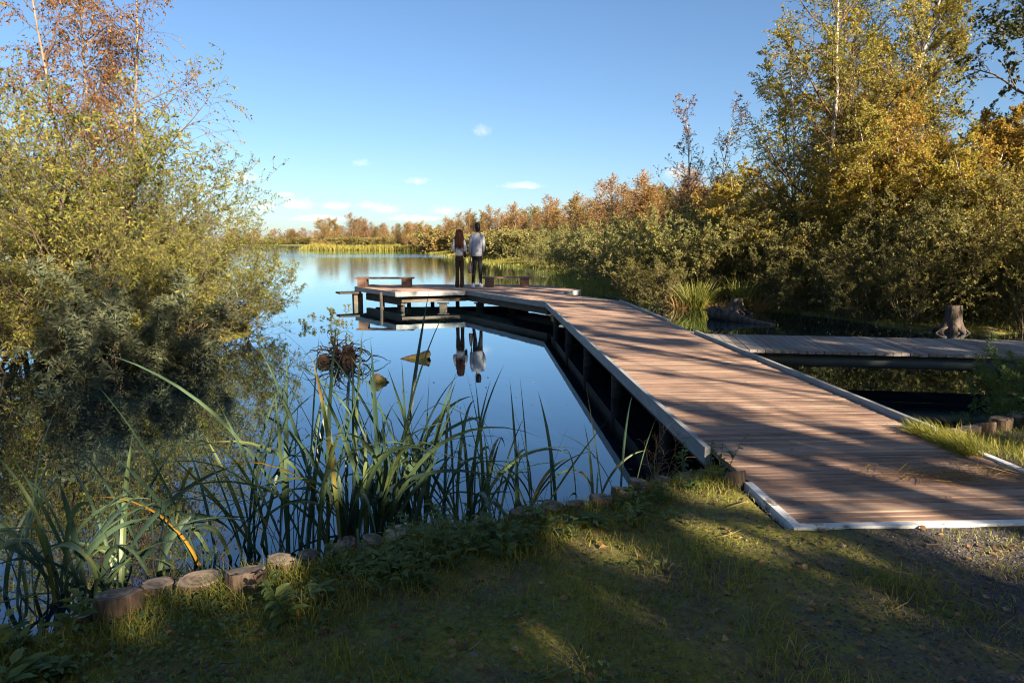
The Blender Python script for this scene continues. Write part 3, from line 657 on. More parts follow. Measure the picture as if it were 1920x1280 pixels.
# ------------------------------------------------------------------ log edging
lrng = np.random.default_rng(21)
ORD = ['first','second','third','fourth','fifth','sixth','seventh','eighth','ninth','tenth','eleventh','twelfth','thirteenth','fourteenth','fifteenth','sixteenth','seventeenth','eighteenth','nineteenth','twentieth','twenty first','twenty second','twenty third']
LL = {0:'dark weathered log stake half hidden in weeds, leftmost in the bank edging',1:'large dark topped log stake, second from the left in the edging',2:'low split sunlit log between the large dark log and the oval log',3:'wide oval sunlit log top beside the yellow green grass',4:'tall sloping reddish log stake standing in the sunlit grass',5:'pale freshly cut round log right of the sloping reddish log',22:'dark upright log post at the left kerb of the boardwalk'}
def log(px, py, wpx, ztop, label, name='log_stake'):
    ztop += .005; p = at(px, py, ztop); dist = p[1]; r = min(.46*wpx*math.hypot(dist, HC-ztop)/FPX, .105)
    o = thing(name, label, 'log', (p[0], p[1], ztop), lrng.uniform(0, 6), None)
    n = 26; an = np.arange(n)*2*math.pi/n
    prof = 1+.05*np.sin(2*an+lrng.uniform(0, 6))+.03*np.sin(5*an+lrng.uniform(0, 6))+lrng.normal(0, .022, n)
    tl = lrng.normal(0, .17, 2)
    rg = lambda z, k: np.stack([r*k*prof*np.cos(an), r*k*prof*np.sin(an), z+(tl[0]*np.cos(an)+tl[1]*np.sin(an))*r*k], -1)
    e = MB(); e.loft([rg(-.75, 1.04), rg(-.3, 1.02), rg(-.15, 1.03), rg(-.05, 1.0), rg(-.008, .985), rg(0, .95)], cap=False); e.build('bark', M['log_bark'], o, True)
    e = MB(); e.loft([rg(lrng.normal(0, .0004, n)*(q > 0)+.0004*q+.0005, f) for q, f in enumerate((.95, .8, .64, .48, .32, .16))], cap=True); e.build('cut_top', M['cut'], o, True)
for k, (px, py, w, z) in enumerate(LOGS):
    log(px, py, w, z, LL.get(k, 'weathered log stake in the left bank edging, %s from the dark post at the boardwalk' % ORD[len(LOGS)-2-k]))
for k, (px, py, w, z) in enumerate(LOGS_R[:5]):
    log(px, py, w, z, 'sunlit flat log stake in the edging right of the boardwalk, %s from the boardwalk' % ORD[k])

# ------------------------------------------------------------------ vegetation generators
def grow(S, D, L, K, wig, trop, rng):
    n = len(S); P = np.empty((n, K, 3)); P[:, 0] = S; d = nrm(D); st = (np.broadcast_to(L, (n,))/(K-1))[:, None]
    for k in range(1, K):
        d = d+rng.normal(0, wig, (n, 3)); d[:, 2] += trop; d = nrm(d); P[:, k] = P[:, k-1]+d*st
    return P
def spawn(P, Rd, L, n, t0, t1, a0, a1, rng):
    m, K, _ = P.shape; L = np.broadcast_to(L, (m,))
    t = (t0+(t1-t0)*(np.arange(n)[None]+rng.random((m, n)))/n).ravel(); pi = np.repeat(np.arange(m), n)
    x = np.clip(t*(K-1), 0, K-1.001); i0 = x.astype(int); f = (x-i0)[:, None]
    pos = P[pi, i0]*(1-f)+P[pi, i0+1]*f; tan = nrm(P[pi, i0+1]-P[pi, i0]); rad = Rd[pi, i0]*(1-f[:, 0])+Rd[pi, i0+1]*f[:, 0]
    q = rng.normal(0, 1, (len(pi), 3)); perp = nrm(q-tan*(q*tan).sum(-1, keepdims=True)); a = rng.uniform(a0, a1, len(pi))[:, None]
    return pos, tan*np.cos(a)+perp*np.sin(a), t, L[pi], rad
def plant(rng, S, D, L, r0, K0, wig0, trop0, levels, leaf):
    """returns list of (P, R) per level and leaf arrays; levels: n,t0,t1,a0,a1,len,tap,K,wig,trop"""
    P = grow(S, D, L, K0, wig0, trop0, rng); tt = np.linspace(0, 1, K0)[None]
    Rd = np.asarray(r0)[:, None]*(1-.88*tt); out = [(P, Rd)]; Lc = L
    for (n, t0, t1, a0, a1, ln, tap, K, wig, trop) in levels:
        pos, d, t, pl, rad = spawn(P, Rd, Lc, n, t0, t1, a0, a1, rng)
        Lc = pl*ln*(1-tap*(t-t0)/(t1-t0))*rng.uniform(.65, 1.25, len(pos))
        P = grow(pos, d, Lc, K, wig, trop, rng); tt = np.linspace(0, 1, K)[None]
        Rd = np.minimum(rad*.65, Lc*.018+.001)[:, None]*(1-.8*tt); out.append((P, Rd))
    n, t0, t1, droop, spread = leaf
    pos, d, t, pl, rad = spawn(P, Rd, Lc, n, t0, t1, .3, 1.3, rng)
    ax = nrm(d+rng.normal(0, spread, d.shape)+np.array([0, 0, -droop]))
    return out, pos, ax
def make_plant(name, cat, out, pos, ax, mats, LS, rng, parts=('trunk','branches','crown'), keep=None, twig_min=.0015, sides=(8,5,3)):
    t = thing(name, '', cat)
    mb = MB(); mb.tubes(out[0][0], out[0][1], sides[0]); mb.build(parts[0], mats[0], t, True)
    mb = MB()
    for k, (P, Rd) in enumerate(out[1:]):
        mb.tubes(P, np.maximum(Rd, twig_min), sides[1] if k == 0 else sides[2])
    mb.build(parts[1], mats[1], t, True)
    if keep is not None: pos, ax = pos[keep], ax[keep]
    mb = MB(); L = LS[0]*rng.uniform(.6, 1.35, len(pos)); mb.leaves(pos, ax, L, L*LS[1], rng); mb.build(parts[2], mats[2], t)
    return t
def shrub(seed, h, spread, leafn=10, ls=(.065, .36), mats=('twig','twig','willow'), stems=9, dens=(7,6,4), name='willow_shrub', base=.3, up=.04, droop=.15, twm=.0018, wig=.09, l1=.55):
    rng = np.random.default_rng(seed); az = np.arange(stems)*2.4+rng.uniform(0, .6, stems); ln = rng.uniform(.05, spread, stems)
    S = np.stack([base*np.cos(az)*rng.random(stems), base*np.sin(az)*rng.random(stems), np.full(stems, -.1)], -1)
    D = np.stack([np.sin(ln)*np.cos(az), np.sin(ln)*np.sin(az), np.cos(ln)], -1); L = h*rng.uniform(.75, 1.05, stems)
    out, pos, ax = plant(rng, S, D, L, .018*h/2*rng.uniform(.6, 1.1, stems), 9, wig, up, [(dens[0], .05, .98, .4, 1.2, l1, .55, 7, .12, .05), (dens[1], .15, 1, .4, 1.1, .5, .4, 5, .14, .03), (dens[2], .1, 1, .4, 1.0, .55, .3, 4, .15, .0)], (leafn, .1, 1, droop, .5))
    ok = pos[:, 2] > .02
    return make_plant(name, 'shrub', out, pos[ok], ax[ok], [M[m] for m in mats], ls, rng, ('stems','branches','foliage'), twig_min=twm)
def birch(seed, h, stems=1, lean=.06, limbs=24, dens=(9,6), leafn=12, ls=(.055, .7), leaf='birch_leaf', spread=.32, droop=.3, tw=-.04, name='birch_tree', t0=.25, keepp=1.0, bark='birch', twm=.002, tl=.55, r0=.011, base=.25):
    rng = np.random.default_rng(seed); az = rng.uniform(0, 6.28)+np.arange(stems)*2.1; ln = rng.uniform(.4, 1, stems)*lean if stems > 1 else np.full(1, lean*.4)
    S = np.stack([base*np.cos(az)*(stems > 1), base*np.sin(az)*(stems > 1), np.full(stems, -.15)], -1)
    D = np.stack([np.sin(ln)*np.cos(az), np.sin(ln)*np.sin(az), np.cos(ln)], -1); L = h*rng.uniform(.85, 1.05, stems)
    out, pos, ax = plant(rng, S, D, L, r0*h*rng.uniform(.8, 1.1, stems), 12, .035, .02, [(limbs, t0, .97, .5, 1.0, spread, .7, 8, .08, .03), (dens[0], .15, 1, .4, 1.0, .45, .4, 6, .12, tw), (dens[1], .1, 1, .4, 1.0, tl, .3, 5, .14, tw*2)], (leafn, .1, 1, droop, .5))
    kp = rng.random(len(pos)) < keepp
    return make_plant(name, 'tree', out, pos, ax, [M[bark], M['birch_twig'], M[leaf]], ls, rng, keep=kp, twig_min=twm)
def put(proto, px, depth, rz, sc, label, group=None, dz=0):
    p = atd(px, depth); z = max(gh1(p[0], p[1]), -.25)
    if not isinstance(sc, tuple): sc = (sc,)*3
    return place(proto, USED, (p[0], p[1], z+dz), rz, sc, label, group)

# ------------------------------------------------------------------ left bank: willows and the drooping birch
wA = shrub(11, 4.6, .9, 9, (.066, .36), ('twig','twig','willow_gold'), 12, (8,6,4), droop=.3)
wB = shrub(12, 4.2, .95, 8, (.06, .34), ('twig','twig','willow'), 11, (9,6,4), droop=.3)
wC = shrub(13, 2.8, 1.25, 9, (.058, .34), ('twig','twig','willow'), 14, (8,6,4), up=-.01, base=.5, droop=.3)
wD = shrub(14, 1.7, 1.15, 14, (.09, .22), ('twig','twig','willow_dark'), 10, (6,5,4), base=.4, name='grey_willow_shrub')
GL = 'willow shrubs on the left bank'
put(wA, 40, 11.3, 0, 1.04, 'tall golden green willow filling the left edge of the picture', GL)
put(wA, -190, 10.8, 2, .98, 'golden willow cut off by the left edge', GL)
put(wA, 170, 12.2, 4.0, .97, 'golden willow in front of the drooping birch trunk', GL)
put(wB, 205, 12.6, 1, .84, 'greener twiggy willow right of the drooping birch', GL)
put(wB, 272, 13.0, 3, .64, 'thinner willow in the middle of the left thicket', GL)
put(wB, 110, 10.6, 5, .7, 'lower willow bush at the foot of the tall golden willow', GL)
put(wB, 345, 13.0, 5.2, .48, 'small willow near the lake end of the left thicket', GL)
put(wC, 275, 11.6, 2.5, .8, 'spreading low willow hanging over the water under the thicket', GL)
put(wC, 350, 12.6, .5, .84, 'spreading low willow reaching out at the end of the thicket', GL)
put(wC, 440, 13.2, 3.5, .54, 'outermost low willow of the left thicket over the open lake', GL)
put(wC, 150, 10.4, 1.2, .85, 'low shaded willow beside the grey willow on the water', GL)
put(wC, 20, 10.0, 4.2, .8, 'low shaded willow at the left edge above the water', GL)
put(wD, 205, 9.3, 0, 1.0, 'shaded grey leaved willow standing forward in the water', GL)
sprig = shrub(15, .75, .9, 8, (.045, .35), ('twig','twig','willow'), 5, (4,4,3), base=.12, name='willow_sprig', twm=.002)
put(sprig, 610, 14.4, 0, 1.0, 'small leafy willow sprig alone in the water by the platform')
lb = birch(31, 8.4, 3, .16, 22, (8, 6), 7, (.046, .66), 'russet_leaf', .25, .7, -.12, twm=.0022, tl=1.1, keepp=.8, bark='pale_bark', r0=.006)
put(lb, 195, 12.9, .6, 1.0, 'tall drooping birch with russet leaves above the left willows')

# ------------------------------------------------------------------ right bank
GR = 'birches on the right bank'
rb = birch(41, 9.8, 4, .24, 28, (9, 6), 13, (.046, .75), 'birch_leaf', .3, .25, -.02, twm=.0022, t0=.14, r0=.0075, tl=.7)
rb2 = birch(42, 7.4, 3, .2, 24, (8, 6), 14, (.046, .75), 'birch_leaf', .34, .25, -.02, twm=.0022, t0=.14, r0=.0075, tl=.7)
put(rb, 1565, 19.8, 0, 1.08, 'tallest golden birch with several white stems on the right bank', GR)
put(rb2, 1508, 21.5, 1, 1.0, 'birch with darker foliage left of the tallest golden birch', GR)
put(rb2, 1648, 19.6, 3, .92, 'birch leaning right of the tallest golden birch', GR)
put(rb2, 1600, 23, 4.4, 1.08, 'birch showing between the stems behind the tallest golden birch', GR)
tb = birch(43, 7.8, 1, .05, 24, (5, 4), 7, (.05, .75), 'russet_leaf', .24, .2, -.01, t0=.2, twm=.003, keepp=.75, tl=.8, r0=.008)
put(tb, 1288, 25, 0, .98, 'left one of two slender nearly bare birches', 'slender birches')
put(tb, 1338, 25.5, 2.4, 1.0, 'right one of two slender nearly bare birches', 'slender birches')
og = birch(44, 5.4, 3, .4, 22, (8, 7), 13, (.045, .75), 'orange_leaf', .4, .2, -.02, t0=.1, name='bushy_birch', twm=.0025, tl=.7)
put(og, 1765, 17.2, 0, .93, 'orange yellow bushy birch right of the golden birches')
put(og, 1855, 17.0, 2, .9, 'orange bushy birch below the dark oak', 'orange bushy birches')
put(og, 1960, 16.5, 4, .95, 'orange bushy birch at the right edge', 'orange bushy birches')
def oak(seed, h, leafn=12, ls=(.1, .62), mat='oak_leaf', keepf=None, limbs=14, dens=(8,6), t0=.3, l0=.42, name='oak_tree', r0=.018, stems=1, dd=3, trop=.02):
    rng = np.random.default_rng(seed)
    S = np.array([[0, 0, -.2]]); D = np.array([[.05, .03, 1.0]])
    out, pos, ax = plant(rng, S, D, np.array([h*.92]), np.array([r0*h]), 12, .05, .03, [(limbs, t0, .98, .8, 1.35, l0, .45, 8, .1, .03), (dens[0], .2, 1, .5, 1.1, .5, .4, 6, .14, trop), (dens[1], .1, 1, .5, 1.1, .55, .3, 4, .15, 0)], (leafn, .15, 1, .1, .6))
    return rng, out, pos, ax
rng_, out, pos, ax = oak(51, 9.0, 12)
ok_ = make_plant('oak_tree', 'tree', out, pos, ax, [M['bark'], M['twig'], M['oak_leaf']], (.1, .62), rng_)
put(ok_, 1985, 17.2, 0, 1.02, 'dark green oak at the upper right edge')
GS = 'willow shrubs on the right bank'
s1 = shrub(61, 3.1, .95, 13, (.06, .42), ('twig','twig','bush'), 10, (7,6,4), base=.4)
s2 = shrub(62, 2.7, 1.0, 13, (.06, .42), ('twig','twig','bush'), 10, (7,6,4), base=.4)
s3 = shrub(63, 2.9, .95, 12, (.075, .45), ('twig','twig','sunlit_willow'), 10, (7,5,4), base=.4)
bb = birch(45, 4.6, 4, .45, 20, (8, 6), 14, (.042, .75), 'birch_leaf', .42, .25, -.02, t0=.08, name='bushy_birch', twm=.0022, r0=.007, tl=.7)
for (px, d, rz, sc, lab) in ((1420, 20.4, 0, .8, 'bushy golden birch left of the tallest birch'), (1510, 19.4, 1.3, .85, 'bushy golden birch at the foot of the tallest birch'), (1630, 18.6, 2.2, .9, 'bushy golden birch right of the white stems'),
                            (1700, 17.6, 4, 1.0, 'bushy golden birch between the white stems and the orange birch'), (1840, 15.6, 3, .8, 'bushy golden birch behind the right stump'), (1925, 15.0, 5.5, .85, 'bushy golden birch at the right edge')):
    put(bb, px, d, rz, (sc*1.1, sc*1.1, sc), lab, 'bushy golden birches')
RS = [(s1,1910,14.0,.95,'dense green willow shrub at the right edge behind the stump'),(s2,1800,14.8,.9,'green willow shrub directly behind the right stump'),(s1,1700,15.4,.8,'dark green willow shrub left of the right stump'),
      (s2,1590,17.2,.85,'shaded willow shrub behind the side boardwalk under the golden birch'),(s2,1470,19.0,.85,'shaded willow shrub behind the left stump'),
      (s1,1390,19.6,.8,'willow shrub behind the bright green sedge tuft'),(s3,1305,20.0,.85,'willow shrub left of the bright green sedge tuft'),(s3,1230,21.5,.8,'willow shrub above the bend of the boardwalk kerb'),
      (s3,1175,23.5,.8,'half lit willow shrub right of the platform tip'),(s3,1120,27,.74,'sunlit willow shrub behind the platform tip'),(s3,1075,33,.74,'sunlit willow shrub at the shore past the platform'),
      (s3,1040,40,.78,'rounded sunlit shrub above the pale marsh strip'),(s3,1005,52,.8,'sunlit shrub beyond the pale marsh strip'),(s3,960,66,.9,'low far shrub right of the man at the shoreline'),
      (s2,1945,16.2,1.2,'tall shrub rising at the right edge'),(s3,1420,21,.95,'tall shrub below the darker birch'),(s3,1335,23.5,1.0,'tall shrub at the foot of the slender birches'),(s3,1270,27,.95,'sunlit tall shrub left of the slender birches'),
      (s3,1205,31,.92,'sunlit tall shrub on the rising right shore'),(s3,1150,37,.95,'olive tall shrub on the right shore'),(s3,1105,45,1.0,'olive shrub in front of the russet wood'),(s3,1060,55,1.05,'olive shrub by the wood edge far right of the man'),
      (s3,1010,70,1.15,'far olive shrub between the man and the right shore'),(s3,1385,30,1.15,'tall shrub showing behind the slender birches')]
vr = np.random.default_rng(77)
ORDR = ['rightmost', 'second from the right', 'third from the right', 'fourth from the right', 'fifth from the right', 'sixth from the right', 'seventh from the right', 'eighth from the right', 'leftmost']
for k, (px, d) in enumerate(((1935, 13.2), (1870, 14.2), (1725, 14.2), (1650, 15.0), (1585, 15.9), (1520, 17.0), (1460, 18.0), (1245, 19.2), (1190, 21))):
    RS.append(([s1, s2][k % 2], px, d, .5, 'low bush overhanging the water along the right bank, '+ORDR[k]))
for (pr, px, d, sc, lab) in RS: put(pr, px, d, vr.uniform(0, 6.28), (sc*1.05, sc*1.05, sc), lab, GS)

# far wood: individual birches with shared meshes
def farbirch(seed, h, leaf, n=(11,7), leafn=14, ls=.092, spread=.3, t0=.12):
    rng = np.random.default_rng(seed)
    S = np.array([[0,0,-.1]]); D = np.array([[rng.normal(0,.04), rng.normal(0,.04), 1]])
    out, pos, ax = plant(rng, S, D, np.array([h]), np.array([.085]), 9, .04, .02, [(38, t0, .99, .3, .75, spread, .6, 6, .1, .03), (n[0], .1, 1, .4, 1.2, .6, .3, 4, .14, 0)], (leafn, .0, 1, .1, .9))
    return make_plant('far_birch', 'tree', out, pos, ax, [M['pale_bark'], M['birch_twig'], M[leaf]], (ls, .8), rng, twig_min=.006, sides=(6,3,3))
fb = [farbirch(71, 7.5, 'far_leaf'), farbirch(72, 8.2, 'far_rust', leafn=7), farbirch(73, 6.8, 'far_leaf', leafn=5), farbirch(74, 7.6, 'far_green'), farbirch(75, 7.8, 'far_rust', leafn=3)]
def farbush(seed, leaf, h=2.6):
    rng = np.random.default_rng(seed); n = 10; az = np.arange(n)*2.4; ln = rng.uniform(.1, 1.1, n)
    S = np.zeros((n, 3)); D = np.stack([np.sin(ln)*np.cos(az), np.sin(ln)*np.sin(az), np.cos(ln)], -1)
    out, pos, ax = plant(rng, S, D, h*rng.uniform(.7, 1.05, n), np.full(n, .03), 6, .1, .02, [(9, .1, 1, .4, 1.1, .5, .5, 5, .12, .02), (4, .1, 1, .4, 1.0, .5, .3, 3, .1, 0)], (8, .1, 1, .1, .6))
    return make_plant('far_shrub', 'shrub', out, pos, ax, [M['twig'], M['twig'], M[leaf]], (.17, .7), rng, ('stems','branches','foliage'), twig_min=.006, sides=(4,3,3))
fs = [farbush(81, 'far_green'), farbush(82, 'far_leaf')]
LABF = {0:'golden brown birch in the sunlit wood beyond the lake',1:'rust orange birch in the sunlit wood beyond the lake',2:'sparse golden birch in the sunlit wood beyond the lake',3:'olive green birch in the sunlit wood beyond the lake',4:'thin rusty birch in the sunlit wood beyond the lake'}
fr = np.random.default_rng(90)
def shore_depth(px):   # waterline depth of the right and far shore
    return float(np.interp(px, [480, 575, 585, 600, 770, 795, 815, 850, 925, 1020, 1062, 1130, 1250], [470, 440, 300, 190, 175, 158, 128, 104, 72, 56, 44, 36, 34]))
cnt = 0
for row, (k0, n) in enumerate(((.86, 108), (1.08, 78), (1.35, 42))):
    for q in range(n):
        px = fr.uniform(690, 1390) if row < 2 else fr.uniform(640, 1420)
        d = float(np.interp(px, [640,750,900,1050,1150,1220,1300,1420], [270,205,124,98,72,60,60,56]))*k0*fr.uniform(.92, 1.12)
        k = int(fr.choice(5, p=[.3, .28, .2, .1, .12])); hgt = fr.uniform(.56, .82)*(1.0+.05*row)
        put(fb[k], px, d, fr.uniform(0, 6.28), (hgt*1.6, hgt*1.6, hgt), LABF[k], 'birches in the wood along the right shore')
for q in range(64):
    px = fr.uniform(430, 590) if q < 36 else fr.uniform(590, 720); d = fr.uniform(478, 540) if px < 590 else fr.uniform(230, 420); k = int(fr.choice(5, p=[.25, .3, .15, .1, .2])); hgt = fr.uniform(.9, 1.5)
    put(fb[k], px, d, fr.uniform(0, 6.28), (hgt*2.6, hgt*1.6, hgt*.95), 'small hazy brown tree on the far shore of the lake', 'trees on the far shore')
for q in range(44):
    px = fr.uniform(590, 850); d = shore_depth(px)*1.02+fr.uniform(1, 16); sc = fr.uniform(.6, 1.15)*(1.35 if px > 700 else 1)
    put(fs[int(fr.random() < .3)], px, d, fr.uniform(0, 6.28), (sc*1.7, sc*1.5, sc), 'low olive shrub on the point across the lake', 'low shrubs on the point')
for q in range(22):
    px = 425+q*8+fr.uniform(-3, 3); sc = fr.uniform(1.2, 1.9)
    put(fs[int(q % 3 == 0)], px, fr.uniform(474, 490), fr.uniform(0, 6.28), (sc*2.4, sc*1.6, sc), 'low brown scrub along the farthest shore beside the left willows', 'scrub on the farthest shore')
for q in range(20):
    px = fr.uniform(850, 1000); d = shore_depth(px)+fr.uniform(1, 12); sc = fr.uniform(.7, 1.1)
    put(fs[0], px, d, fr.uniform(0, 6.28), (sc*1.3, sc*1.3, sc), 'low olive shrub at the foot of the right shore wood', 'low shrubs below the wood')

# marsh grass: one mass of reeds along the point and a pale strip by the right shore
mr = np.random.default_rng(95)
def strip(name, pts, n, hgt, wd_, mat, sdw):
    p = np.array([q[:2] for q in pts]); seg = np.linalg.norm(np.diff(p, axis=0), axis=1); cs = np.concatenate([[0], np.cumsum(seg)])
    s = mr.uniform(0, cs[-1], n); x = np.interp(s, cs, p[:, 0])+mr.normal(0, sdw, n); y = np.interp(s, cs, p[:, 1])+mr.normal(0, sdw, n)
    base = np.stack([x, y, np.maximum(gh(x, y), -.05)], -1); e = MB()
    e.blades(base, mr.uniform(0, 6.28, n), mr.uniform(0, .4, n), hgt*mr.uniform(.5, 1.2, n)*(.6+.8*fbm(x*.3, y*.3)), wd_*np.ones(n), mr.uniform(0, .8, n), mr, K=4)
    return tag(e.build(name, M[mat]), kind='stuff')
strip('marsh_reeds', [atd(585, 176), atd(600, 163.5), atd(770, 158.5), atd(800, 150)], 9000, 1.15, .1, 'marsh', 1.4)
strip('marsh_reeds', [atd(815, 120), atd(850, 98), atd(925, 66)], 5000, .35, .05, 'marsh', .9)
strip('marsh_grass', [atd(930, 64.5), atd(975, 57), atd(1022, 49)], 7000, .22, .04, 'marsh', .9)
strip('marsh_grass', [atd(1022, 49), atd(1062, 36.5), atd(1130, 22.8)], 3000, .35, .02, 'grass', .35)

x, y = mr.uniform(3, 22, 60000), mr.uniform(12, 32, 60000); q = sdf(x, y); k = (q > -.05) & (q < 6) & (x > .2*y-1.2); x, y, q = x[k][:15000], y[k][:15000], q[k][:15000]; n = len(x)
e = MB(); e.blades(np.stack([x, y, gh(x, y)-.02], -1), mr.uniform(0, 6.28, n), mr.uniform(0, .5, n), (.25+.5*fbm(x, y))*np.clip(.5+q*.6, .5, 1.3)*mr.uniform(.5, 1.2, n), np.full(n, .016), mr.uniform(.2, 1.4, n), mr, K=4)
m = 26000; px_ = mr.integers(0, n, m); e.leaves(np.stack([x[px_]+mr.normal(0, .15, m), y[px_]+mr.normal(0, .15, m), gh(x[px_], y[px_])+mr.uniform(.05, .55, m)], -1), mr.normal(0, 1, (m, 3)), mr.uniform(.04, .09, m), mr.uniform(.025, .05, m), mr)
tag(e.build('undergrowth', M['bush']), kind='stuff')
# sedge tufts, stumps and fallen log on the right bank
def tuft(name, label, cat, px, d, n, hgt, wdt, mat, bend=1.2, lean=.6, seed=1, r=.18, group=None):
    g = np.random.default_rng(seed); p = atd(px, d); t = thing(name, label, cat, (p[0], p[1], max(gh1(p[0], p[1]), -.05)), 0, group)
    rr = r*np.sqrt(g.random(n)); a = g.uniform(0, 6.28, n)
    e = MB(); e.blades(np.stack([rr*np.cos(a), rr*np.sin(a), np.zeros(n)], -1), a+g.normal(0, .4, n), g.uniform(0, lean, n), hgt*g.uniform(.5, 1.1, n), wdt*g.uniform(.7, 1.2, n), g.uniform(.2, bend, n), g, K=7)
    e.build('blades', M[mat], t); return t
tuft('sedge_tuft', 'bright green sedge tuft at the waterline right of the boardwalk', 'grass tuft', 1312, 18.3, 300, .85, .018, 'grass', seed=2, r=.3)
tuft('sedge_tuft', 'dark upright sedge tuft behind the left stump', 'grass tuft', 1395, 18.0, 180, .95, .016, 'grass', .8, .4, seed=3)
tuft('dry_grass_tuft', 'rusty dry grass tuft arching right of the left stump', 'grass tuft', 1428, 17.6, 130, .65, .012, 'drygrass', 2.2, .8, seed=4)
tuft('dry_grass_tuft', 'low rusty grass tuft between the green sedge and the left stump', 'grass tuft', 1350, 18.0, 90, .4, .012, 'drygrass', 1.8, .8, seed=5)
tuft('dry_grass_tuft', 'flat yellowed grass tuft left of the bright green sedge', 'grass tuft', 1278, 18.3, 90, .5, .012, 'drygrass', 2.0, 1.0, seed=6)
def stump(px, d, r, h, label, seed):
    g = np.random.default_rng(seed); p = atd(px, d); t = thing('tree_stump', label, 'stump', (p[0], p[1], 0), g.uniform(0, 6))
    n = 48; an = np.arange(n)*2*math.pi/n; fl = .35*np.abs(np.sin(an*2.5+1))**2+.12*np.abs(np.sin(4*an)); rg_ = .05*np.sin(9*an)+g.normal(0, .02, n)
    rings = [np.stack([r*(1+fl*f+rg_)*np.cos(an), r*(1+fl*f+rg_)*np.sin(an), np.full(n, z)+(.05*g.random(n)*r if z > h*.95 else 0)], -1) for z, f in ((-.3, 3.6), (.0, 2.6), (.06, 1.9), (.13, 1.1), (.22, .5), (h*.75, .18), (h, .1))]
    e = MB(); e.loft(rings); e.build('trunk_base', M['stump'], t, True)
    m = 7; a = np.arange(m)*6.28/m+g.random(m); P = grow(np.stack([r*np.cos(a), r*np.sin(a), np.full(m, .1)], -1), np.stack([np.cos(a), np.sin(a), np.full(m, -.25)], -1), np.full(m, .45), 7, .15, -.06, g)
    e = MB(); e.tubes(P, np.linspace(.032, .008, 7)[None]*np.ones((m, 1)), 7); e.build('roots', M['stump'], t, True)
    return t
stump(1386, 17.2, .14, .36, 'grey tree stump at the waterline beside the sedge tufts', 1)
stump(1800, 13.45, .14, .52, 'larger reddish tree stump with flared roots behind the side boardwalk', 2)
p0, p1 = atd(1340, 15.9), atd(1462, 14.5); g = np.random.default_rng(4); e = MB(); t_ = np.linspace(0, 1, 9)
P = np.stack([p0[0]+(p1[0]-p0[0])*t_, p0[1]+(p1[1]-p0[1])*t_, .13-.15*t_+.02*np.sin(t_*7)], -1); e.tubes([P], [np.linspace(.17, .05, 9)*(1+.1*g.normal(0, 1, 9))], 10, cap=True)
P2 = grow(P[2:3].repeat(4, 0), np.array([[.3,.2,1],[-.5,-.2,.5],[-.6,.3,.3],[.2,-.6,.5]]), np.array([.3,.5,.4,.25]), 5, .1, 0, g); e.tubes(P2, np.linspace(.04, .01, 5)[None]*np.ones((4, 1)), 6)
tag(e.build('fallen_log', M['stump'], None, True), 'dark fallen log lying in the water before the grey stump', 'log')

# roots, driftwood and mossy log standing out of the lake
g = np.random.default_rng(14); p = at(645, 678, 0); t = thing('uprooted_stump', 'tangle of dark roots rising from the water left of the platform', 'stump', (p[0], p[1], 0))
e = MB(); n = 16; an = np.arange(n)*2*math.pi/n
for (cx, rr, hh, tilt) in ((0.05, .1, .26, .05), (-.28, .09, .12, -.1)):
    e.loft([np.stack([cx+tilt*z+rr*f*(1+.2*np.sin(3*an+cx*9))*np.cos(an), rr*f*np.sin(an), np.full(n, z)], -1) for z, f in ((-.2, 1.2), (.0, 1.1), (hh*.5, .9), (hh*.85, .65), (hh, .2))])
e.build('wood_core', M['root'], t, True)
m = 95; a = g.uniform(0, 6.28, m); el = g.uniform(-.2, 1.2, m)
P = grow(np.stack([g.normal(-.06, .15, m), g.normal(0, .08, m), g.uniform(-.02, .2, m)], -1), np.stack([np.cos(a)*np.cos(el), np.sin(a)*np.cos(el)*.7, np.sin(el)], -1), g.uniform(.2, .6, m), 9, .38, -.06, g)
e = MB(); e.tubes(P, np.linspace(.011, .003, 9)[None]*g.uniform(.5, 1.4, (m, 1)), 5); e.build('roots', M['root'], t, True)
def wedge(px, py, L, H, W, label, name, mat, open_right=True, seed=1):
    g = np.random.default_rng(seed); p = at(px, py, 0); n = 14; an = np.arange(n)*2*math.pi/n; rings = []
    for s in np.linspace(0, 1, 11):
        k = s**.8 if open_right else math.sin(.25+s*2.6)
        rings.append(np.stack([np.full(n, (s-.5)*L)+g.normal(0, .012, n)*(s > .85)*3, W*k*np.cos(an)*.5*(1+g.normal(0, .06, n)), H*k*(np.sin(an)*.55+.42)*(1+g.normal(0, .06, n))-.02], -1))
    e = MB(); e.loft(rings); o = e.build(name, M[mat], None, True); o.location = (p[0], p[1], 0); return tag(o, label, 'driftwood')
wedge(775, 672, .5, .15, .22, 'pointed piece of sunlit driftwood floating between roots and reflections', 'driftwood', 'moss_wood', True, 2)
wedge(708, 716, .22, .13, .17, 'round mossy log end in the water below the root tangle', 'mossy_log', 'moss_wood', False, 3)

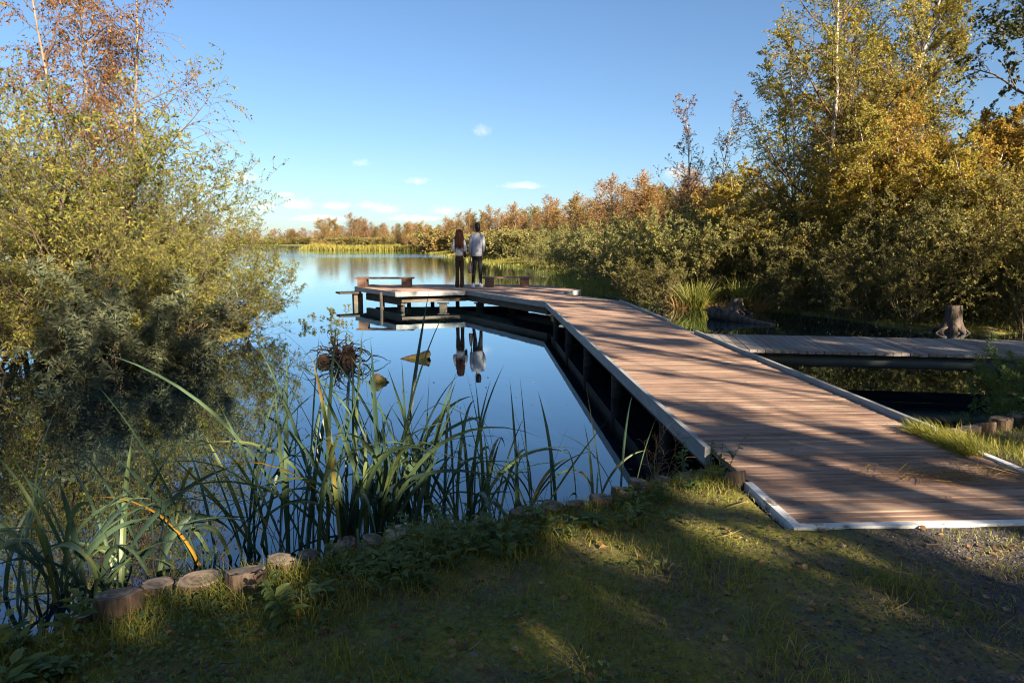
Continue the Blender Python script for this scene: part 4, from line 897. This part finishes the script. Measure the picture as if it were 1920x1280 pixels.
# ------------------------------------------------------------------ trees behind the viewer whose shade dapples the foreground
LIT = []    # lit patches on the plane of the deck: centre, half length along the sun, half width
def lit(px, py, al, ac, z=.45): LIT.append((at(px, py, z)[:2], al*1.1+.08, ac*1.1+.08))
lit(1170, 1045, .33, .055); lit(1085, 1085, .2, .05); lit(1420, 1040, .22, .035); lit(1030, 1245, .11, .08); lit(1860, 1030, .3, .16); lit(1830, 1010, .2, .05)
lit(330, 1085, .35, .16); lit(480, 1100, .3, .13); lit(560, 1080, .24, .1); lit(240, 1130, .12, .05)
lit(1850, 850, .6, .25); lit(1800, 885, .25, .05); lit(1700, 925, .3, .05); lit(1560, 880, .3, .04); lit(1830, 945, .3, .05); lit(1650, 960, .25, .03); lit(1900, 800, .5, .2)
for (x, y, al, ac) in ((-1.6, 4.6, .9, .4), (-1.0, 3.9, .6, .3), (-.55, 3.85, .4, .16), (-2.4, 4.6, .7, .25), (-1.55, 3.1, .5, .2), (-1.2, 2.95, .4, .14), (-1.55, 4.6, .5, .28), (-1.1, 4.6, .4, .14), (-.75, 4.75, .4, .08), (-2.2, 4.4, .6, .25), (-1.9, 6.0, .6, .2), (-.1, 5.2, .25, .06)): LIT.append((np.array([x, y]), al+.2, ac+.1))
for (x, y, al, ac) in ((-.5, 9.75, 1.0, .6), (-1.45, 9.2, 1.0, .7), (5.2, 17.4, 1.3, .6), (7.3, 15.9, .7, .5), (8.9, 15.6, .6, .35), (6.2, 17.0, .6, .25)): LIT.append((np.array([x, y]), al, ac))
SQ = np.array([-SUNH[1], SUNH[0]])
TR0, TRD = np.array([XL+.55, at(1270, 757, ZD)[1]]), SUNH   # axis of the broad trunk shadow across the deck
def lit_mask(pos):
    t = (pos[:, 2]-.46)/TANEL; P = pos[:, :2]-t[:, None]*SUNH[None]
    al, ac = P@SUNH, P@SQ
    m = np.zeros(len(P), bool)
    for c, a, b in LIT:
        d = (P-c); m |= ((d@SUNH)/a)**2+((d@SQ)/b)**2 < 1
    nz = fbm(al*1.5+3, ac*3.4+5)
    on = (P[:, 0] > XL-.6) & (P[:, 0] < XR+.5)
    y = P[:, 1]
    thr = np.interp(y, [3.2, 3.8, 4.4, 5.0, 7.8, 9.0, 11, 14, 17, 30], [.7, .58, .44, .27, .27, .42, .5, .5, .47, .46])
    m |= on & (nz > thr) & (y > np.where(P[:, 0] < XL, 4.1, 3.2)) & (y < 19.5)
    plat = (y > 13) & (y < 19.5) & (P[:, 0] < XL) & (P[:, 0] > -6); m |= plat & (fbm(al*.8, ac*2.5) > .5)
    return m
def shade_tree(seed, x, y, h, ls=.17, limbs=18, t0=.2, leafn=12, thin=.58):
    rng, out, pos, ax = oak(seed, h, leafn, limbs=limbs, t0=t0, l0=.42, dens=(8, 6))
    z0 = .42; wp = pos+np.array([x, y, z0]); keep = ~lit_mask(wp) & (rng.random(len(pos)) < thin)  # unseen crown shaped by dropping leaves that would cover the chosen sun patches
    # twigs in the gaps go too
    out2 = [out[0], out[1]]
    for P, Rd in out[2:]:
        k = ~lit_mask(P[:, P.shape[1]//2]+np.array([x, y, z0])); out2.append((P[k], Rd[k]))
    t = make_plant('broadleaf_tree', 'tree', out2, pos, ax, [M['bark'], M['twig'], M['shade_leaf']], (ls, .65), rng, keep=keep)
    t.location = (x, y, z0); t['label'] = 'leafy tree behind the viewer shading the bank'; t['group'] = 'trees behind the viewer'
B0 = np.array([.5, 3.5])+SUNH*9.5; QQ = np.array([-SUNH[1], SUNH[0]])
for k, (s, dd, h) in enumerate(((-8.5, 1.5, 8.7), (-6, 0, 8.9), (-3.6, 1.0, 9.0), (-1.4, -1.2, 7.2), (.8, 1.2, 8.0), (3.0, -.4, 7.6), (5.4, 1.2, 8.2), (7.2, 0, 9.6), (8.6, .6, 9.6), (10.0, 0, 9.2), (11.6, 0, 7.0), (13.6, 0.5, 6.8), (15.8, -1.0, 6.4), (-2.5, 6, 8.5), (3.5, 6.5, 9.0), (-.4, 3.4, 7.6), (2.0, 3.8, 7.8), (4.4, 4.2, 7.8), (-5, 4, 7.6))):
    p = B0+QQ*s+SUNH*dd; shade_tree(200+k, p[0], p[1], h)
shade_tree(260, 9.7, 4.9, 10.8, limbs=24, thin=.8)  # unseen tree out of frame at the right, added to shade the couple
# the trunk that throws the broad band of shadow
P0 = at(1560, 830, ZD)[:2]+SUNH*8.6
e = MB(); zz = np.linspace(0, 8, 12); t = thing('pine_tree', 'straight bare trunk behind the viewer throwing the long shadow on the boards', 'tree', (P0[0], P0[1], .42))
e.tubes([np.stack([.05*np.sin(zz*.9), .04*np.cos(zz*.7), zz-.2], -1)], [np.linspace(.15, .05, 12)], 10); e.build('trunk', M['bark'], t, True)
g = np.random.default_rng(6); P = grow(np.stack([np.zeros(40), np.zeros(40), g.uniform(5, 7.7, 40)], -1), np.stack([g.normal(0, 1, 40), g.normal(0, 1, 40), g.uniform(0, .6, 40)], -1), g.uniform(.8, 1.8, 40), 6, .12, .03, g)
e = MB(); e.tubes(P, np.linspace(.03, .006, 6)[None]*np.ones((40, 1)), 5); e.build('branches', M['twig'], t, True)
q = P[:, 2:].reshape(-1, 3).repeat(18, 0)+g.normal(0, .18, (40*4*18, 3)); e = MB(); e.leaves(q, g.normal(0, 1, q.shape), .14, .06, g); e.build('crown', M['shade_leaf'], t)

# ------------------------------------------------------------------ reeds in front
rr_ = np.random.default_rng(55)
REEDS = [(30,1075,26,1.0,'bluish reed clump at the lower left corner'),(120,1065,24,.95,'bluish arching reed clump left of the large dark log'),(190,1030,16,.75,'short reed clump behind the large dark log'),
         (330,1020,14,.8,'sparse reed clump behind the low split log'),(430,1005,24,1.05,'yellow green reed clump behind the sloping reddish log'),(500,985,26,1.15,'tall arching reed clump behind the pale cut log'),
         (590,1000,24,1.15,'sunlit upright reed clump with a yellow blade'),(650,985,26,1.42,'tallest reed clump reaching up across the lake'),(705,985,28,1.3,'dense dark reed clump in the middle of the reeds'),
         (750,975,26,1.12,'dark reed clump right of the densest clump'),(830,965,26,.95,'arching reed clump in front of the blue water'),(900,955,24,.9,'lower arching reed clump right of the middle'),
         (960,945,20,.9,'thin reed clump crossing blades before the water'),(1050,935,11,.85,'few slender reeds left of the walkway reflection'),(1130,920,9,.8,'last slender reeds beside the walkway reflection')]
for k, (px, py, n, h, lab) in enumerate(REEDS):
    n = int(n*(.9 if k < 3 else .7 if k < 6 else 1.05)); big = 5 < k < 10
    p = at(px, py, .2)+np.array([0, .16, 0]); z = -.12; t = thing('reed_clump', lab, 'reeds', (p[0], p[1], z), 0, 'reeds along the bank')
    a = rr_.uniform(0, 6.28, n); rad = .17*np.sqrt(rr_.random(n)); base = np.stack([rad*1.5*np.cos(a), rad*.7*np.sin(a), np.zeros(n)], -1)
    az = rr_.uniform(0, 6.28, n); flat = .55 if k < 4 else .3
    lean = np.abs(rr_.normal(0, .26 if big else .3 if k > 3 else .4, n)); bend = np.where(rr_.random(n) < (.5 if big else flat+.3), rr_.uniform(1.0, 2.6, n), rr_.uniform(.05, .6, n))
    ln = h*(rr_.uniform(.55, 1.2, n))+.12; kk = (rr_.uniform(.5, .8, n), np.where(rr_.random(n) < .08, rr_.uniform(.8, 1.4, n), 0))
    e = MB(); e.blades(base, az, lean, ln, (rr_.uniform(.015, .032, n) if big or k < 3 else rr_.uniform(.01, .026, n)), bend, rr_, K=16, kink=kk); e.build('blades', M['reed'], t)
    if k in (4, 6, 8):
        e = MB(); m = 1; e.blades(base[:m]+[0.02, -.05, 0], np.array([3.4]), np.array([.25]), np.array([.9*h]), np.full(m, .022), np.array([1.7]), rr_, K=14); o = e.build('yellow_blade', M['reed_yellow'], t); o['label'] = 'yellowed reed blade'

# ------------------------------------------------------------------ ground cover
gr = np.random.default_rng(66)
def land_points(n, xlo, xhi, ylo, yhi, smin=.06, avoid_deck=True):
    x, y = gr.uniform(xlo, xhi, n), gr.uniform(ylo, yhi, n); s = sdf(x, y); k = s > smin
    if avoid_deck: k &= ~((x > XL-.05) & (x < XR+.06) & (y > YN-.04))
    return x[k], y[k], s[k]
x, y, s = land_points(260000, -3.2, 4.2, 1.3, 4.6, .0)
dn = fbm(x*1.8+2, y*1.8+7)+.45*np.clip(.5-s, 0, .5)*2-.28*np.clip((x+.2)*.55+(2.6-y)*.3, -.3, 1.2)
k = gr.random(len(x)) < np.clip((dn-.22)*1.7, 0.03, 1); x, y, s = x[k], y[k], s[k]; n = len(x)
tall = .35+1.3*np.clip(.45-s, 0, .45)+.9*np.clip(fbm(x*3+9, y*3)-.52, 0, 1)*3
e = MB(); e.blades(np.stack([x, y, gh(x, y)-.003], -1), gr.uniform(0, 6.28, n), gr.uniform(0, .8, n), .07*tall*gr.uniform(.5, 1.7, n), gr.uniform(.002, .0046, n), gr.uniform(.2, 1.6, n), gr, K=4, taper=.2)
tag(e.build('grass', M['grass']), kind='stuff')
x, y, s = land_points(34000, XR+.02, 6.5, 3.2, 7.0, .1, False); k = ~((x < XR+.06)); x, y, s = x[k], y[k], s[k]; n = len(x)
e = MB(); e.blades(np.stack([x, y, gh(x, y)-.003], -1), gr.uniform(0, 6.28, n), gr.uniform(0, .7, n), .1*np.clip(.35+(s-.1)*1.4, .3, 1)*gr.uniform(.4, 1.3, n), gr.uniform(.002, .0045, n), gr.uniform(.2, 1.5, n), gr, K=4, taper=.2)
# tongue of grass spilling over the kerb gap
m = 2600; yy = gr.uniform(at(1800, 846, ZD)[1]-.1, k2b+.12, m); xx = XR-.12+np.abs(gr.normal(0, .1, m))
e.blades(np.stack([xx, yy, np.full(m, ZD-.03)], -1), gr.uniform(2.2, 4.4, m), gr.uniform(.2, 1.0, m), gr.uniform(.06, .17, m), gr.uniform(.003, .005, m), gr.uniform(.3, 1.5, m), gr, K=4, taper=.2)
tag(e.build('grass', M['grass']), kind='stuff')
# small leafy ground cover and fallen leaves
x, y, s = land_points(26000, -3.2, 2.2, 1.4, 4.3, .02); dn = fbm(x*2.3+4, y*2.3+1)+.5*np.clip(.45-s, 0, .45)-.15*np.clip(x+.3, 0, 2); k = dn > .52; x, y = x[k], y[k]; n = len(x)
a = gr.uniform(0, 6.28, n); L = gr.uniform(.012, .032, n)
e = MB(); e.ovate(np.stack([x, y, gh(x, y)+gr.uniform(.0, .05, n)], -1), np.stack([np.cos(a), np.sin(a), gr.uniform(-.3, .5, n)], -1), np.tile([0,0,1.0], (n, 1)), L, L*.65)
tag(e.build('ground_cover', M['weed']), kind='stuff')
x, y, s = land_points(3600, -3, 4.2, 1.3, 4.4, .05); n = len(x); a = gr.uniform(0, 6.28, n); L = gr.uniform(.01, .04, n)
e = MB(); e.ovate(np.stack([x, y, gh(x, y)+.008], -1), np.stack([np.cos(a), np.sin(a), gr.uniform(-.2, .4, n)], -1), np.stack([gr.normal(0, .3, n), gr.normal(0, .3, n), np.ones(n)], -1), L, L*.7)
x = gr.uniform(XL+.1, XR-.1, 160); y = gr.uniform(YN+.1, 12, 160); n = 160; a = gr.uniform(0, 6.28, n); L = gr.uniform(.01, .025, n)
e.ovate(np.stack([x, y, np.full(n, ZD+.006)], -1), np.stack([np.cos(a), np.sin(a), gr.uniform(-.05, .3, n)], -1), np.tile([0,0,1.0], (n, 1)), L, L*.7)
tag(e.build('fallen_leaves', M['fallen']), kind='stuff')
x, y = gr.uniform(-3.5, 1.2, 900), gr.uniform(2.0, 9.0, 900); k = (sdf(x, y) < -.1) & (gr.random(900) < .12+.5*(sdf(x, y) > -.8)); x, y = x[k], y[k]; n = len(x); a = gr.uniform(0, 6.28, n); L = gr.uniform(.015, .04, n)
e = MB(); e.ovate(np.stack([x, y, np.full(n, .004)], -1), np.stack([np.cos(a), np.sin(a), np.zeros(n)], -1), np.tile([0,0,1.0], (n, 1)), L, L*.6); tag(e.build('floating_leaves', M['fallen']), kind='stuff')
# dead twigs and stalks lying on the bank
x, y, s = land_points(420, -3, 4.2, 1.4, 4.3, .08); n = len(x); a = gr.uniform(0, 6.28, n)
P = grow(np.stack([x, y, gh(x, y)+.008], -1), np.stack([np.cos(a), np.sin(a), np.zeros(n)], -1), gr.uniform(.03, .2, n), 5, .12, 0, gr); P[:, :, 2] = gh(P[:, :, 0], P[:, :, 1])+.008+gr.uniform(0, .008, (n, 5))
e = MB(); e.tubes(P, np.linspace(.0028, .001, 5)[None]*gr.uniform(.5, 1.3, (n, 1)), 4); tag(e.build('fallen_twigs', M['pale_bark']), kind='stuff')
# gravel
x, y, s = land_points(60000, -2.5, 4.2, 1.4, 4.0, .25); w = (x*.9-.35*y+.35)*.6+.9*(fbm(x*2.5, y*2.5)-.45); k = gr.random(len(x)) < np.clip(w, 0.015, .95); x, y = x[k], y[k]; n = len(x)
oc = np.array([[1,0,0],[0,1,0],[-1,0,0],[0,-1,0],[0,0,1],[0,0,-1]], float)
rad = gr.uniform(.0025, .0075, n)*np.where(gr.random(n) < .04, 1.8, 1)
a = gr.uniform(0, 6.28, n); ca, sa = np.cos(a), np.sin(a); V = oc[None]*(rad[:, None, None]*np.stack([gr.uniform(.8, 1.4, (n, 6)), gr.uniform(.7, 1.2, (n, 6)), gr.uniform(.4, .8, (n, 6))], -1))
V = np.stack([V[..., 0]*ca[:, None]-V[..., 1]*sa[:, None], V[..., 0]*sa[:, None]+V[..., 1]*ca[:, None], V[..., 2]], -1)+np.stack([x, y, gh(x, y)+.001], -1)[:, None]
F = np.array([[0,1,4],[1,2,4],[2,3,4],[3,0,4],[1,0,5],[2,1,5],[3,2,5],[0,3,5]]); e = MB(); e.add(V, (F[None]+(np.arange(n)*6)[:, None, None]).reshape(-1, 3)); tag(e.build('gravel', M['stone']), kind='stuff')
# cut grass lying on the boards
n = 260; c = at(1795, 893, ZD); e = MB(); e.blades(np.stack([c[0]+gr.normal(0, .22, n), c[1]+gr.normal(0, .06, n), np.full(n, ZD+.004)+gr.uniform(0, .015, n)], -1), gr.uniform(0, 6.28, n), gr.uniform(1.25, 1.6, n), gr.uniform(.08, .25, n), np.full(n, .003), gr.uniform(-.05, .1, n), gr, K=4)
tag(e.build('grass_clippings', M['drygrass']), kind='stuff')

# leafy weeds: a few kinds, copied
def weed(seed, h, pairs, L, W, mat='weed', stems=3, name='nettle_plant'):
    g = np.random.default_rng(seed); a = g.uniform(0, 6.28, stems); ln = g.uniform(.1, .5, stems)
    P = grow(np.stack([.02*np.cos(a), .02*np.sin(a), np.full(stems, -.01)], -1), np.stack([np.sin(ln)*np.cos(a), np.sin(ln)*np.sin(a), np.cos(ln)], -1), h*g.uniform(.7, 1.1, stems), 7, .06, .02, g)
    t = thing(name, '', 'plant'); e = MB(); Rd = np.linspace(.003, .0012, 7)[None]*np.ones((stems, 1)); e.tubes(P, Rd, 5); e.build('stem', M[mat], t, True)
    pos, d, tt, pl, rad = spawn(P, Rd, h, pairs*2, .1, 1, 1.0, 1.5, g); d[:, 2] = d[:, 2]*.4+.1
    sz = L*(1.15-.6*tt)*g.uniform(.8, 1.2, len(tt)); e = MB(); e.ovate(pos, d, np.tile([0,0,1.0], (len(pos), 1))+g.normal(0, .25, pos.shape), sz, sz*W); e.build('leaves', M[mat], t)
    return t
wk = [weed(301, .24, 6, .075, .5), weed(302, .15, 4, .065, .55), weed(303, .3, 8, .055, .45), weed(304, .09, 3, .11, .42, stems=5, name='dock_plant')]
WP = [(870,1030),(905,1025),(940,1015),(985,1025),(1040,1005),(1110,985),(1190,965),(1240,945),(1300,925),(1350,915),(840,1025),(800,1050),(760,1040),(720,1060),(690,1055),(655,1060),(620,1060),
      (20,1200),(60,1180),(100,1170),(30,1260),(90,1240),(0,1140),(600,1110),(680,1100),(740,1095),(800,1100),(850,1060),(930,1040),(1000,1030),(560,1140),(1180,975),(1060,1010)]
for (px, py) in WP:
    p = at(px+gr.uniform(-10, 10), py, .42); z = gh1(p[0], p[1]); k = int(gr.choice(4, p=[.3, .3, .2, .2])); sc = gr.uniform(.75, 1.2)
    place(wk[k], USED, (p[0], p[1], max(z, .2)), gr.uniform(0, 6.28), (sc,)*3, {0:'leafy nettle growing behind the log edging',1:'short leafy weed on the shaded bank',2:'slender many leaved weed on the bank edge',3:'low broad leaved dock on the shaded bank'}[k], 'low weeds on the bank')
# weeds by the left kerb and the mugwort on the right
kp = weed(305, .5, 10, .07, .5, stems=2, name='climbing_weed'); kp['label'] = 'leafy weed climbing against the left kerb of the boardwalk'; p = at(1300, 880, .42); kp.location = (p[0]-.02, p[1]+.12, .2)
g = np.random.default_rng(12); p = at(1235, 890, .42); t = thing('dry_weed', 'dry straggly weed stalks in front of the dark water under the boardwalk', 'plant', (p[0], p[1]+.05, .25))
n = 9; a = g.uniform(0, 6.28, n); P = grow(np.zeros((n, 3)), np.stack([.4*np.cos(a), .4*np.sin(a), np.ones(n)], -1), g.uniform(.25, .5, n), 8, .12, .0, g); Rd = np.linspace(.003, .001, 8)[None]*np.ones((n, 1)); e = MB(); e.tubes(P, Rd, 4)
q, d, tt, pl, rad = spawn(P, Rd, .4, 10, .3, 1, .4, 1.2, g); Q = grow(q, d, np.full(len(q), .06), 4, .2, 0, g); e.tubes(Q, np.full((1, 4), .0011), 3); e.build('stalks', M['drygrass'], t)
mg = shrub(306, .8, .8, 12, (.038, .22), ('weed','weed','weed'), 9, (6,4,3), name='mugwort_plant', base=.12, twm=.0012); mg['category'] = 'plant'
p = at(1905, 800, .45); put(mg, 0, 5, 0, 1, 'feathery green mugwort leaning over the water behind the right log edging'); mg.location = (p[0]+.3, p[1]+.35, .2)
